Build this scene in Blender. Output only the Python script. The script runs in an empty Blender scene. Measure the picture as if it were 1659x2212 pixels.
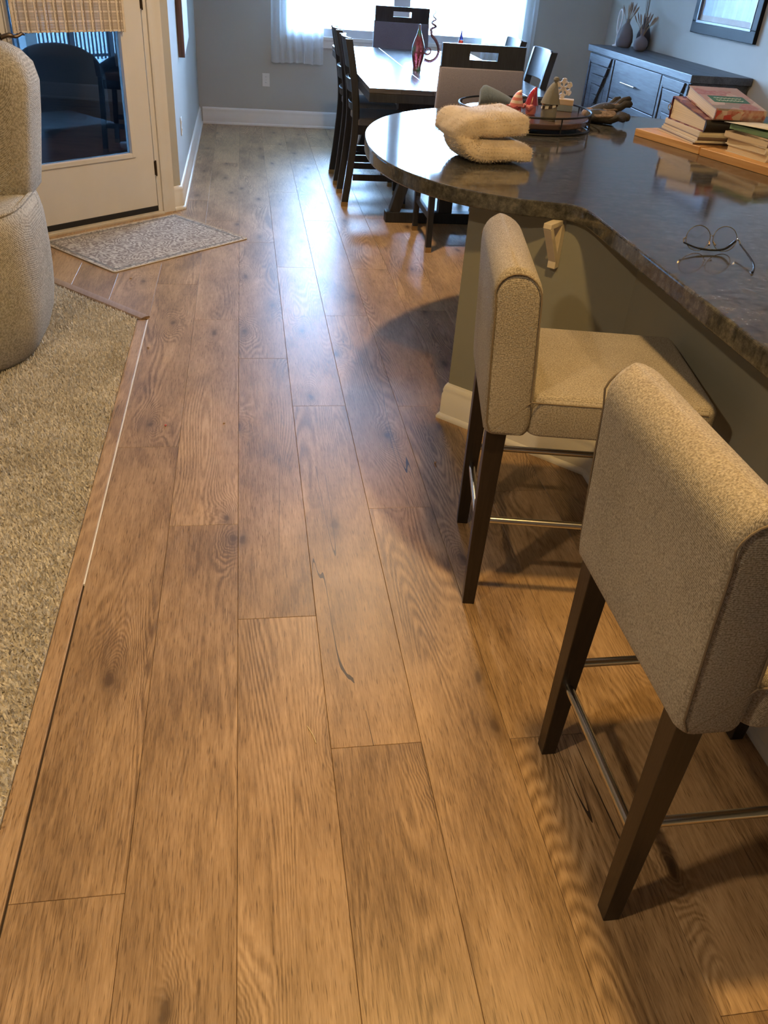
import bpy, bmesh, math, random
from mathutils import Vector, Matrix
random.seed(7)
S = bpy.context.scene
C = S.collection
PI = math.pi
R = math.radians
# ------------------------------------------------------------------ camera
FPX, YAW, PITCH, ROLL, CAMH = 1760.04, .1886, .6029, -.0787, 1.637
_fw = Vector((math.sin(YAW)*math.cos(PITCH), math.cos(YAW)*math.cos(PITCH), -math.sin(PITCH)))
_r = Vector((math.cos(YAW), -math.sin(YAW), 0)); _d = _fw.cross(_r)
_r2 = _r*math.cos(ROLL)+_d*math.sin(ROLL); _d2 = -_r*math.sin(ROLL)+_d*math.cos(ROLL)
cam = bpy.data.cameras.new('camera'); camo = bpy.data.objects.new('camera', cam); C.objects.link(camo)
cam.sensor_fit = 'VERTICAL'; cam.sensor_height = 36; cam.lens = 36*FPX/2212; cam.clip_start = .02; cam.clip_end = 300
m3 = Matrix((_r2, -_d2, -_fw)).transposed().to_4x4(); m3.translation = (0, 0, CAMH); camo.matrix_world = m3
S.camera = camo
# ------------------------------------------------------------------ world, exposure
S.view_settings.view_transform = 'Standard'; S.view_settings.look = 'None'
S.view_settings.gamma = 1; S.view_settings.exposure = .12; S.view_settings.use_curve_mapping = False
W = bpy.data.worlds.new('overcast_sky'); S.world = W; W.use_nodes = True
W.node_tree.nodes['Background'].inputs[0].default_value = (.36, .61, 1, 1)
W.node_tree.nodes['Background'].inputs[1].default_value = 76
WARM = (1, .62, .21)
def portal(name, loc, sx, sy, rot):
    l = bpy.data.lights.new(name, 'AREA'); l.shape = 'RECTANGLE'; l.size = sx; l.size_y = sy; l.cycles.is_portal = True
    o = bpy.data.objects.new(name, l); C.objects.link(o); o.location = loc; o.rotation_euler = rot
portal('window_portal', (1.66, 9.70, 1.655), 2.48, 1.59, (R(-90), 0, 0))
portal('door_portal', (-.622-.53*.743-.06*.669, 6.11-.53*.669+.06*.743, 1.2), .72, 1.55, (R(-90), 0, R(42)))
# ------------------------------------------------------------------ material helpers
def nodes(name):
    m = bpy.data.materials.new(name); m.use_nodes = True
    t = m.node_tree; b = t.nodes['Principled BSDF']
    return m, t.nodes, t.links, b
def N(ns, typ, **kw):
    n = ns.new(typ)
    for k, v in kw.items():
        if k.startswith('i_'):
            key = k[2:]; key = int(key) if key.isdigit() else key.replace('_', ' ')
            n.inputs[key].default_value = v
        else: setattr(n, k, v)
    return n
def ramp(ns, stops, interp='LINEAR'):
    n = ns.new('ShaderNodeValToRGB'); n.color_ramp.interpolation = interp
    e = n.color_ramp.elements
    while len(e) > 1: e.remove(e[-1])
    e[0].position, e[0].color = stops[0][0], (*stops[0][1], 1)
    for p, c in stops[1:]:
        x = e.new(p); x.color = (*c, 1)
    return n
def mul(c, k): return tuple(min(1, x*k) for x in c)
def coords(ns, ls, scale=(1, 1, 1), rnd=False):
    tc = N(ns, 'ShaderNodeTexCoord'); src = tc.outputs['Object']
    if rnd:
        oi = N(ns, 'ShaderNodeObjectInfo'); mm = N(ns, 'ShaderNodeMath', operation='MULTIPLY'); mm.inputs[1].default_value = 61.7
        ls.new(oi.outputs['Random'], mm.inputs[0])
        ad = N(ns, 'ShaderNodeVectorMath', operation='ADD'); ls.new(src, ad.inputs[0]); ls.new(mm.outputs[0], ad.inputs[1]); src = ad.outputs[0]
    mp = N(ns, 'ShaderNodeMapping'); mp.inputs['Scale'].default_value = scale; ls.new(src, mp.inputs[0])
    return mp.outputs[0]
MATS = {}
def pm(name, col, rough=.5, metal=0, var=.1, vs=8, bump=0, bs=80, spec=.5, coat=0, stretch=(1, 1, 1), rnd=False):
    if name in MATS: return MATS[name]
    m, ns, ls, b = nodes(name)
    v = coords(ns, ls, stretch, rnd)
    n = N(ns, 'ShaderNodeTexNoise', i_Scale=vs, i_Detail=4.0); ls.new(v, n.inputs[0])
    r = ramp(ns, [(.3, mul(col, 1-var)), (.7, mul(col, 1+var))]); ls.new(n.outputs[0], r.inputs[0]); ls.new(r.outputs[0], b.inputs['Base Color'])
    b.inputs['Roughness'].default_value = rough; b.inputs['Metallic'].default_value = metal
    b.inputs['Specular IOR Level'].default_value = spec; b.inputs['Coat Weight'].default_value = coat
    if bump:
        n2 = N(ns, 'ShaderNodeTexNoise', i_Scale=bs, i_Detail=3.0); ls.new(v, n2.inputs[0])
        bp = N(ns, 'ShaderNodeBump', i_Strength=bump, i_Distance=.004); ls.new(n2.outputs[0], bp.inputs['Height']); ls.new(bp.outputs[0], b.inputs['Normal'])
    MATS[name] = m; return m
def weave(name, c1, c2, scale=260, bump=.6, rough=.95, dist=.003):
    """woven cloth: two crossed wave sets plus fleck noise"""
    m, ns, ls, b = nodes(name); v = coords(ns, ls)
    sx = N(ns, 'ShaderNodeSeparateXYZ'); ls.new(v, sx.inputs[0])
    a = N(ns, 'ShaderNodeMath', operation='ADD'); ls.new(sx.outputs[0], a.inputs[0]); ls.new(sx.outputs[1], a.inputs[1])
    a2 = N(ns, 'ShaderNodeMath', operation='MULTIPLY', i_1=scale); ls.new(a.outputs[0], a2.inputs[0])
    z2 = N(ns, 'ShaderNodeMath', operation='MULTIPLY', i_1=scale); ls.new(sx.outputs[2], z2.inputs[0])
    y0 = N(ns, 'ShaderNodeMath', operation='SUBTRACT'); ls.new(sx.outputs[0], y0.inputs[0]); ls.new(sx.outputs[1], y0.inputs[1])
    y2 = N(ns, 'ShaderNodeMath', operation='MULTIPLY', i_1=scale); ls.new(y0.outputs[0], y2.inputs[0])
    zz = N(ns, 'ShaderNodeMath', operation='ADD'); ls.new(z2.outputs[0], zz.inputs[0]); ls.new(y2.outputs[0], zz.inputs[1])
    s1 = N(ns, 'ShaderNodeMath', operation='SINE'); ls.new(a2.outputs[0], s1.inputs[0])
    s2 = N(ns, 'ShaderNodeMath', operation='SINE'); ls.new(zz.outputs[0], s2.inputs[0])
    p = N(ns, 'ShaderNodeMath', operation='MULTIPLY'); ls.new(s1.outputs[0], p.inputs[0]); ls.new(s2.outputs[0], p.inputs[1])
    n = N(ns, 'ShaderNodeTexNoise', i_Scale=scale*.16, i_Detail=2.0); ls.new(v, n.inputs[0])
    nb = N(ns, 'ShaderNodeTexNoise', i_Scale=5.0, i_Detail=3.0); ls.new(v, nb.inputs[0])
    ad = N(ns, 'ShaderNodeMath', operation='MULTIPLY_ADD', i_1=.22); ls.new(p.outputs[0], ad.inputs[0]); ls.new(n.outputs[0], ad.inputs[2])
    ad2 = N(ns, 'ShaderNodeMath', operation='MULTIPLY_ADD', i_1=.25); ls.new(nb.outputs[0], ad2.inputs[0]); ls.new(ad.outputs[0], ad2.inputs[2])
    r = ramp(ns, [(.4, c1), (.85, c2)]); ls.new(ad2.outputs[0], r.inputs[0]); ls.new(r.outputs[0], b.inputs['Base Color'])
    bp = N(ns, 'ShaderNodeBump', i_Strength=bump, i_Distance=dist); ls.new(ad.outputs[0], bp.inputs['Height']); ls.new(bp.outputs[0], b.inputs['Normal'])
    b.inputs['Roughness'].default_value = rough; b.inputs['Specular IOR Level'].default_value = .15; b.inputs['Sheen Weight'].default_value = .15
    return m
def wood(name, c1, c2, rough=.4, axis=1, fine=160, rnd=True, spec=.5):
    m, ns, ls, b = nodes(name)
    st = [1, 1, 1]; st[axis] = .06
    v = coords(ns, ls, st, rnd)
    n1 = N(ns, 'ShaderNodeTexNoise', i_Scale=fine, i_Detail=3.0); ls.new(v, n1.inputs[0])
    n2 = N(ns, 'ShaderNodeTexNoise', i_Scale=fine*.12, i_Detail=4.0, i_Distortion=1.0); ls.new(v, n2.inputs[0])
    mx = N(ns, 'ShaderNodeMath', operation='ADD'); ls.new(n1.outputs[0], mx.inputs[0]); ls.new(n2.outputs[0], mx.inputs[1])
    r = ramp(ns, [(.7, c1), (1.25, c2)]); r.color_ramp.elements[1].position = 1.0
    hf = N(ns, 'ShaderNodeMath', operation='MULTIPLY', i_1=.5); ls.new(mx.outputs[0], hf.inputs[0])
    r.color_ramp.elements[0].position = .35; r.color_ramp.elements[1].position = .65
    ls.new(hf.outputs[0], r.inputs[0]); ls.new(r.outputs[0], b.inputs['Base Color'])
    bp = N(ns, 'ShaderNodeBump', i_Strength=.15, i_Distance=.002); ls.new(n1.outputs[0], bp.inputs['Height']); ls.new(bp.outputs[0], b.inputs['Normal'])
    b.inputs['Roughness'].default_value = rough; b.inputs['Specular IOR Level'].default_value = spec
    return m
def glassy(name, tint, refl=1.0):
    """thin flat pane: clear transmission plus a Fresnel mirror"""
    m, ns, ls, b = nodes(name); ns.remove(b)
    out = ns['Material Output']
    tr = N(ns, 'ShaderNodeBsdfTransparent'); tr.inputs[0].default_value = (*tint, 1)
    gl = N(ns, 'ShaderNodeBsdfGlossy'); gl.inputs['Roughness'].default_value = .005; gl.inputs[0].default_value = (refl,)*3+(1,)
    fr = N(ns, 'ShaderNodeFresnel', i_IOR=1.5); mx = N(ns, 'ShaderNodeMixShader')
    ls.new(fr.outputs[0], mx.inputs[0]); ls.new(tr.outputs[0], mx.inputs[1]); ls.new(gl.outputs[0], mx.inputs[2]); ls.new(mx.outputs[0], out.inputs[0])
    return m
# ------------------------------------------------------------------ mesh helpers
class G:
    def __init__(s): s.v = []; s.f = []
    def add(s, vs, fs):
        o = len(s.v); s.v += [tuple(p) for p in vs]; s.f += [tuple(i+o for i in f) for f in fs]; return s
    def box(s, x0, x1, y0, y1, z0, z1, M=None):
        p = [Vector((x, y, z)) for z in (z0, z1) for x, y in ((x0, y0), (x1, y0), (x1, y1), (x0, y1))]
        if M: p = [M @ q for q in p]
        return s.add(p, [(3, 2, 1, 0), (4, 5, 6, 7), (0, 1, 5, 4), (1, 2, 6, 5), (2, 3, 7, 6), (3, 0, 4, 7)])
    def frus(s, b, sb, t, st):
        p = [(c[0]+i*h[0]/2, c[1]+j*h[1]/2, c[2]) for c, h in ((b, sb), (t, st)) for i, j in ((-1, -1), (1, -1), (1, 1), (-1, 1))]
        return s.add(p, [(3, 2, 1, 0), (4, 5, 6, 7), (0, 1, 5, 4), (1, 2, 6, 5), (2, 3, 7, 6), (3, 0, 4, 7)])
    def beam(s, a, b, w, h, up=(0, 0, 1)):
        a, b = Vector(a), Vector(b); d = (b-a).normalized(); sd = d.cross(Vector(up)).normalized(); u = sd.cross(d)
        p = [q+sd*i*w/2+u*j*h/2 for q in (a, b) for i, j in ((-1, -1), (1, -1), (1, 1), (-1, 1))]
        return s.add(p, [(3, 2, 1, 0), (4, 5, 6, 7), (0, 1, 5, 4), (1, 2, 6, 5), (2, 3, 7, 6), (3, 0, 4, 7)])
    def loft(s, rings, closed=False, cap=True):
        n = len(rings[0]); o = len(s.v)
        for r in rings: s.v += [tuple(p) for p in r]
        k = len(rings)
        for i in range(k if closed else k-1):
            a, b = o+i*n, o+((i+1) % k)*n
            for j in range(n): s.f.append((a+j, a+(j+1) % n, b+(j+1) % n, b+j))
        if cap and not closed:
            s.f.append(tuple(o+j for j in reversed(range(n)))); s.f.append(tuple(o+(k-1)*n+j for j in range(n)))
        return s
    def tube(s, pts, r, n=8, closed=False, flat=1.0):
        pts = [Vector(p) for p in pts]; k = len(pts); rs = r if isinstance(r, (list, tuple)) else [r]*k
        rings = []; prev = None
        for i, p in enumerate(pts):
            a = pts[(i-1) % k] if (closed or i) else p; b = pts[(i+1) % k] if (closed or i < k-1) else p
            t = (b-a).normalized()
            if prev is None:
                u = t.cross(Vector((0, 0, 1)));
                if u.length < 1e-3: u = t.cross(Vector((1, 0, 0)))
                u.normalize()
            else:
                u = (prev-t*prev.dot(t)).normalized()
            prev = u; w = t.cross(u)
            rings.append([p+u*math.cos(2*PI*j/n)*rs[i]+w*math.sin(2*PI*j/n)*rs[i]*flat for j in range(n)])
        return s.loft(rings, closed)
    def lathe(s, prof, n=24, c=(0, 0, 0)):
        return s.loft([[(c[0]+r*math.cos(2*PI*j/n), c[1]+r*math.sin(2*PI*j/n), c[2]+z) for j in range(n)] for r, z in prof])
    def prism(s, poly, z0, z1):
        return s.loft([[(x, y, z0) for x, y in poly], [(x, y, z1) for x, y in poly]])
    def xf(s, M, start=0):
        s.v[start:] = [tuple(M @ Vector(p)) for p in s.v[start:]]; return s
    def ob(s, name, mat, parent=None, smooth=False, bev=0, loc=None, rotz=0, seg=2, ang=35):
        me = bpy.data.meshes.new(name); me.from_pydata(s.v, [], s.f)
        bm = bmesh.new(); bm.from_mesh(me); bmesh.ops.recalc_face_normals(bm, faces=bm.faces)
        if bev:
            es = [e for e in bm.edges if e.is_manifold and len(e.link_faces) == 2 and e.calc_face_angle(0) > R(30)]
            bmesh.ops.bevel(bm, geom=es, offset=bev, segments=seg, profile=.5, affect='EDGES', clamp_overlap=True)
        bm.to_mesh(me); bm.free()
        if smooth or bev:
            me.shade_smooth(); me.set_sharp_from_angle(angle=R(ang if smooth else 14))
        o = bpy.data.objects.new(name, me); C.objects.link(o)
        if mat: me.materials.append(mat)
        if parent: o.parent = parent
        if loc: o.location = loc
        if rotz: o.rotation_euler.z = rotz
        return o
def rrect(hx, hy, r, n=5):
    r = min(r, hx*.999, hy*.999); out = []
    for cx, cy, a in ((hx-r, hy-r, 0), (-hx+r, hy-r, 90), (-hx+r, -hy+r, 180), (hx-r, -hy+r, 270)):
        for i in range(n+1):
            t = R(a+90*i/n); out.append((cx+r*math.cos(t), cy+r*math.sin(t)))
    return out
def pillow(g, hx, hy, z0, z1, r, rc=None, cx=0, cy=0, n=5, rb=None):
    """box with rounded plan corners (rc) and rounded top/bottom edges (r, rb)"""
    rb = r if rb is None else rb; rc = rc or r; rings = []
    def ring(z, ins): rings.append([(cx+x, cy+y, z) for x, y in rrect(hx-ins, hy-ins, max(rc-ins, .002), 6)])
    for i in range(n+1):
        a = PI/2*(1-i/n); ring(z0+rb*(1-math.sin(a)), rb*(1-math.cos(a)))
    for i in range(n+1):
        a = PI/2*i/n; ring(z1-r*(1-math.sin(a)), r*(1-math.cos(a)))
    rings.sort(key=lambda q: q[0][2])
    return g.loft(rings)
def catmull(P, k=6):
    out = []
    for i in range(len(P)-1):
        p0, p1, p2, p3 = (Vector(P[max(i-1, 0)]), Vector(P[i]), Vector(P[i+1]), Vector(P[min(i+2, len(P)-1)]))
        for j in range(k):
            t = j/k; out.append(.5*((2*p1)+(p2-p0)*t+(2*p0-5*p1+4*p2-p3)*t*t+(3*p1-p0-3*p2+p3)*t**3))
    out.append(Vector(P[-1])); return out
def tag(o, label=None, cat=None, group=None, kind=None):
    if label: o['label'] = label
    if cat: o['category'] = cat
    if group: o['group'] = group
    if kind: o['kind'] = kind
    return o
def thing(name, label, cat, loc=(0, 0, 0), rotz=0, group=None):
    o = bpy.data.objects.new(name, None); C.objects.link(o); o.empty_display_size = .1
    o.location = loc; o.rotation_euler.z = rotz
    return tag(o, label, cat, group)
def tree(o, parent=None):
    c = o.copy(); C.objects.link(c); c.parent = parent
    for ch in list(o.children): tree(ch, c)
    return c
def TM(loc=(0, 0, 0), rx=0, ry=0, rz=0):
    return Matrix.Translation(loc) @ Matrix.Rotation(rz, 4, 'Z') @ Matrix.Rotation(ry, 4, 'Y') @ Matrix.Rotation(rx, 4, 'X')
# ------------------------------------------------------------------ materials
wall_m = pm('wall_paint', (.45, .445, .41), .85, var=.02, vs=3, bump=.05, bs=300)
pen_m = pm('peninsula_paint', (.24, .24, .205), .8, var=.03, vs=3, bump=.05, bs=300)
trim_m = pm('white_trim', (.72, .70, .66), .45, var=.02)
door_m = pm('door_paint', (.66, .63, .58), .5, var=.02, bump=.05, bs=250)
ceil_m = pm('ceiling_paint', (.8, .79, .77), .9, var=.02)
black_m = pm('black_metal', (.02, .02, .022), .4, metal=.6, var=.1)
steel_m = pm('brushed_steel', (.62, .6, .56), .22, metal=1, var=.05, stretch=(1, 1, 1))
brass_m = pm('aged_brass', (.45, .33, .16), .35, metal=1)
bronze_m = pm('dark_bronze', (.07, .05, .035), .4, metal=.8)
dark_m = wood('espresso_wood', (.011, .012, .014), (.026, .028, .032), .38, 2)
tblt_m = wood('dark_table_wood', (.03, .028, .03), (.085, .08, .085), .22, 0, 90)
leg_m = wood('dark_stool_wood', (.012, .008, .006), (.026, .017, .012), .35, 2)
sb_m = wood('charcoal_wood', (.03, .035, .045), (.10, .115, .14), .45, 1, 120)
fab_m = weave('stool_linen', (.155, .128, .095), (.47, .415, .345), 1750, .8, dist=.0014)
rec_m = weave('recliner_tweed', (.26, .23, .175), (.64, .59, .49), 720, 1.0, dist=.004)
chf_m = weave('chair_cloth', (.105, .098, .12), (.185, .172, .205), 2600, .4, dist=.001)
seatg_m = weave('grey_seat_cloth', (.14, .14, .14), (.30, .30, .30), 2600, .4, dist=.001)
def floor_mat():
    m, ns, ls, b = nodes('oak_plank'); A = lambda o, i: ls.new(o, i)
    v = coords(ns, ls, (1, 1, 1), True); oi = N(ns, 'ShaderNodeObjectInfo')
    def nz(sc, scale, det, dist=0.0, rg=.5):
        mp = N(ns, 'ShaderNodeMapping'); mp.inputs['Scale'].default_value = sc; A(v, mp.inputs[0])
        n = N(ns, 'ShaderNodeTexNoise', i_Scale=scale, i_Detail=det, i_Distortion=dist, i_Roughness=rg); A(mp.outputs[0], n.inputs[0]); return n.outputs[0]
    def mth(op, a, b_=None, c=None):
        n = N(ns, 'ShaderNodeMath', operation=op)
        for i, x in enumerate((a, b_, c)):
            if x is None: continue
            if isinstance(x, (int, float)): n.inputs[i].default_value = x
            else: A(x, n.inputs[i])
        return n.outputs[0]
    cloud = nz((1, .34, 1), 7, 5, .4); fine = nz((1, .05, 1), 300, 4, 0.0, .7); mid = nz((1, .11, 1), 85, 4, .5); pore = nz((1, .045, 1), 520, 1)
    # knots: sparse cells, the grain wraps round them
    mp = N(ns, 'ShaderNodeMapping'); mp.inputs['Scale'].default_value = (3.4, 1.35, 1); A(v, mp.inputs[0])
    wob = N(ns, 'ShaderNodeTexNoise', i_Scale=22.0, i_Detail=2.0); A(v, wob.inputs[0])
    wv = N(ns, 'ShaderNodeVectorMath', operation='SCALE'); A(wob.outputs[1], wv.inputs[0]); wv.inputs['Scale'].default_value = .07
    sv = N(ns, 'ShaderNodeVectorMath', operation='ADD'); A(mp.outputs[0], sv.inputs[0]); A(wv.outputs[0], sv.inputs[1])
    vo = N(ns, 'ShaderNodeTexVoronoi', i_Scale=1.0, i_Randomness=1.0); vo.voronoi_dimensions = '2D'; A(sv.outputs[0], vo.inputs['Vector'])
    sep = N(ns, 'ShaderNodeSeparateColor'); A(vo.outputs['Color'], sep.inputs[0]); has = mth('LESS_THAN', sep.outputs[0], .75)
    kd = mth('ADD', vo.outputs['Distance'], mth('MULTIPLY', mth('SUBTRACT', 1.0, has), 3.0))
    halo = mth('MAXIMUM', mth('SUBTRACT', 1.0, mth('MULTIPLY', kd, 2.6)), 0.0)
    # flat-sawn figure: fine pale lines of a slowly warped field
    field = mth('ADD', nz((1, .10, 1), 5.0, 1.5, .15, .4), mth('MULTIPLY', mth('MULTIPLY', halo, halo), .22)); fsin = mth('SINE', mth('MULTIPLY', field, 300.0))
    figm = mth('MINIMUM', mth('MAXIMUM', mth('ADD', mth('MULTIPLY', mth('SUBTRACT', nz((1, .16, 1), 5.5, 1.0), .50), 7.0), mth('MULTIPLY', halo, .8)), .06), 1.0)
    fig = mth('MULTIPLY', mth('MULTIPLY', fsin, figm), .095)
    t = mth('ADD', mth('MULTIPLY', cloud, .50), mth('ADD', mth('MULTIPLY', fine, .46), mth('ADD', mth('MULTIPLY', mid, .28), mth('SUBTRACT', fig, mth('MULTIPLY', mth('MAXIMUM', mth('SUBTRACT', pore, .60), 0.0), 1.6)))))
    t = mth('ADD', t, mth('MULTIPLY', mth('SUBTRACT', oi.outputs['Random'], .5), .10))
    r = ramp(ns, [(.42, (.152, .089, .044)), (.56, (.295, .184, .094)), (.70, (.42, .273, .148)), (.86, (.545, .372, .216))]); A(t, r.inputs[0])
    kn = ramp(ns, [(.0, (0, 0, 0)), (.022, (.08, .08, .08)), (.045, (.5, .5, .5)), (.09, (.82, .82, .82)), (.19, (1, 1, 1))]); A(kd, kn.inputs[0])
    # long dark checks
    ck = mth('ABSOLUTE', mth('SUBTRACT', nz((1, .035, 1), 4.5, 3.0, .0), .5)); cm = nz((1, .35, 1), 3.1, 1.0)
    ckl = mth('MULTIPLY', mth('LESS_THAN', ck, .0009), mth('GREATER_THAN', cm, .585))
    mk = N(ns, 'ShaderNodeMix', data_type='RGBA'); mk.inputs['A'].default_value = (.10, .058, .03, 1); A(kn.outputs[0], mk.inputs['Factor']); A(r.outputs[0], mk.inputs['B'])
    mc = N(ns, 'ShaderNodeMix', data_type='RGBA'); A(ckl, mc.inputs['Factor']); A(mk.outputs['Result'], mc.inputs['A']); mc.inputs['B'].default_value = (.035, .02, .012, 1)
    A(mc.outputs['Result'], b.inputs['Base Color'])
    A(mth('MULTIPLY_ADD', fine, .14, .30), b.inputs['Roughness']); b.inputs['Specular IOR Level'].default_value = .5
    bp = N(ns, 'ShaderNodeBump', i_Strength=.22, i_Distance=.0012); A(mth('ADD', fine, fig), bp.inputs['Height']); A(bp.outputs[0], b.inputs['Normal'])
    return m
oak_m = floor_mat()
def granite_mat():
    m, ns, ls, b = nodes('dark_granite'); v = coords(ns, ls)
    n1 = N(ns, 'ShaderNodeTexNoise', i_Scale=42.0, i_Detail=6.0, i_Roughness=.75); ls.new(v, n1.inputs[0])
    mp = coords(ns, ls, (1, 3, 1)); n2 = N(ns, 'ShaderNodeTexNoise', i_Scale=9.0, i_Detail=5.0, i_Distortion=.8); ls.new(mp, n2.inputs[0])
    r1 = ramp(ns, [(.30, (.020, .021, .021)), (.5, (.060, .061, .061)), (.66, (.115, .110, .104)), (.82, (.19, .165, .145))]); ls.new(n1.outputs[0], r1.inputs[0])
    r2 = ramp(ns, [(.35, (.5, .5, .52)), (.65, (1.2, 1.15, 1.05))]); ls.new(n2.outputs[0], r2.inputs[0])
    mx = N(ns, 'ShaderNodeMix', data_type='RGBA', blend_type='MULTIPLY'); mx.inputs['Factor'].default_value = .8
    ls.new(r1.outputs[0], mx.inputs['A']); ls.new(r2.outputs[0], mx.inputs['B']); ls.new(mx.outputs['Result'], b.inputs['Base Color'])
    b.inputs['Roughness'].default_value = .085; b.inputs['Specular IOR Level'].default_value = .6
    return m
gran_m = granite_mat()
# ------------------------------------------------------------------ the setting
WX0, WXR, WYB, ZC = -.47, 3.84, 9.62, 2.74
A42 = R(42); UX = Vector((math.cos(A42), math.sin(A42), 0)); UY = Vector((-math.sin(A42), math.cos(A42), 0)); D0 = Vector((-.622, 6.11, 0))
def DL(lx, ly, z=0): return D0+UX*lx+UY*ly+Vector((0, 0, z))
room = [(-.47, 9.62), (-.47, 6.247), (-5, 2.168), (-5, -3), (3.84, -3), (3.84, 9.62)]
sub_m = pm('subfloor', (.05, .035, .025), .8)
floor = tag(G().prism(room, -.06, -.0075).ob('floor', sub_m), kind='structure')
def clip(poly, n, c):
    out = []
    for i in range(len(poly)):
        a, b = poly[i-1], poly[i]; da = a[0]*n[0]+a[1]*n[1]-c; db = b[0]*n[0]+b[1]*n[1]-c
        if (da >= 0) != (db >= 0):
            t = da/(da-db); out.append((a[0]+(b[0]-a[0])*t, a[1]+(b[1]-a[1])*t))
        if db >= 0: out.append(b)
    return out
PW, PL_, PX0 = .22853, 1.8288, -.0630
joint = {-2: .99, -1: 2.29, 0: 1.81, 1: 1.32, 2: 2.36, 3: 1.31, 4: .62, 5: 1.95, -3: .4, -4: 1.4, -5: .7}
def plank(poly):
    cx = sum(q[0] for q in poly)/len(poly); cy = sum(q[1] for q in poly)/len(poly)
    n = len(poly); ar = abs(sum(poly[i-1][0]*poly[i][1]-poly[i][0]*poly[i-1][1] for i in range(n)))/2
    if ar < .002: return
    def off(d):
        o = []
        for i in range(n):
            a, b, c_ = Vector(poly[i-1]), Vector(poly[i]), Vector(poly[(i+1) % n])
            e1 = (b-a).normalized(); e2 = (c_-b).normalized(); n1 = Vector((-e1.y, e1.x)); n2 = Vector((-e2.y, e2.x))
            k = (n1+n2); k = k/max(k.dot(n1), .3); q = b+k*d; o.append((q.x-cx, q.y-cy))
        return o
    s = sum(poly[i-1][0]*poly[i][1]-poly[i][0]*poly[i-1][1] for i in range(n))
    if s < 0: poly.reverse()
    r0, r1 = off(.0004), off(.0013)
    g = G(); g.loft([[(x, y, -.007) for x, y in r0], [(x, y, -.0009) for x, y in r0], [(x, y, 0) for x, y in r1]])
    g.ob('plank', oak_m, floor, loc=(cx, cy, 0))
for c in range(-8, 18):
    x0 = PX0+c*PW; j0 = joint.get(c, (c*.613) % PL_)-4*PL_
    for k in range(0, 10):
        y0, y1 = j0+k*PL_, j0+(k+1)*PL_
        if y1 < -1.0 or y0 > 9.7: continue
        if x0 > 1.4 and y1 < 4.2: continue
        p = [(x0, max(y0, -1.5)), (x0+PW, max(y0, -1.5)), (x0+PW, min(y1, 9.66)), (x0, min(y1, 9.66))]
        if c <= -3: p = clip(p, (1, 1), 3.595)
        if p and c <= -3: p = clip(p, (math.sin(A42), -math.cos(A42)), D0.x*math.sin(A42)-D0.y*math.cos(A42)-.06)
        if p: p = clip(p, (1, 0), -3)
        if len(p) >= 3: plank(p)
# strip ripped along the carpet, window glint painted as a pale strip, diagonal transition strip
tag(G().box(-.574, -.5248, -1.5, 4.108, -.007, .0015).ob('trim_1', oak_m, bev=.0015), kind='structure')
tag(G().box(-.5242, -.5198, 2.0, 4.112, -.006, .0012).ob('glint_strip', pm('painted_glint', (.85, .82, .76), .25)), kind='structure')
g = G(); a, b = Vector((-.535, 4.127, 0)), Vector((-1.60, 5.192, 0)); d = (b-a).normalized(); s_ = Vector((d.y, -d.x, 0))
prof = [(-.030, -.006), (-.030, .002), (-.024, .009), (.0, .012), (.024, .009), (.030, .002), (.030, -.006)]
g.loft([[tuple(p+s_*u+Vector((0, 0, z))) for u, z in prof] for p in (a, b)])
tag(g.ob('trim_3', wood('transition_strip', (.23, .15, .095), (.34, .235, .155), .35, 1, 100), smooth=True), kind='structure')
# carpet + pile
car = [(-.576, -2.9), (-.576, 4.10), (-1.64, 5.164), (-4.9, 2.23), (-4.9, -2.9)]
carp_m = pm('carpet_backing', (.5, .45, .37), .95, var=.2, vs=150, bump=.8, bs=400)
carpet = tag(G().prism(car, -.006, .004).ob('carpet', carp_m), kind='structure')
def pile_mat():
    m, ns, ls, b = nodes('carpet_pile'); v = coords(ns, ls)
    n = N(ns, 'ShaderNodeTexNoise', i_Scale=90.0, i_Detail=3.0); ls.new(v, n.inputs[0])
    n2 = N(ns, 'ShaderNodeTexNoise', i_Scale=3.0, i_Detail=3.0); ls.new(v, n2.inputs[0])
    a = N(ns, 'ShaderNodeMath', operation='MULTIPLY_ADD', i_1=.5); ls.new(n2.outputs[0], a.inputs[0]); ls.new(n.outputs[0], a.inputs[2])
    r = ramp(ns, [(.45, (.43, .39, .325)), (.95, (.88, .83, .745))]); ls.new(a.outputs[0], r.inputs[0]); ls.new(r.outputs[0], b.inputs['Base Color'])
    b.inputs['Roughness'].default_value = .95; b.inputs['Specular IOR Level'].default_value = .1
    return m
def pile():
    rd = random.random; V = []; F = []
    y = .75
    step = .0072
    while y < 4.8:
        xl = max(-1.75, -.58-.30*(y-.35)) if y < 4.6 else -1.4
        x = -.579
        while x > xl:
            if x+y < 3.523:
                px, py = x+(rd()-.5)*step, y+(rd()-.5)*step
                a = rd()*2*PI; h = .010+rd()*.009; w = .0042
                ln = .010*rd(); la = rd()*2*PI
                cx, sx = math.cos(a)*w, math.sin(a)*w; tx, ty = px+math.cos(la)*ln-.001, py+math.sin(la)*ln
                i = len(V)
                V += [(px-cx, py-sx, .003), (px+cx, py+sx, .003), (tx+cx*.5, ty+sx*.5, .003+h), (tx-cx*.5, ty-sx*.5, .003+h*.93)]
                F.append((i, i+1, i+2, i+3))
            x -= step
        y += step
    g = G(); g.v = V; g.f = F
    me = bpy.data.meshes.new('pile'); me.from_pydata(V, [], F); me.materials.append(pile_mat())
    o = bpy.data.objects.new('pile', me); C.objects.link(o); o.parent = carpet; tag(o, kind='stuff')
pile()
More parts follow.
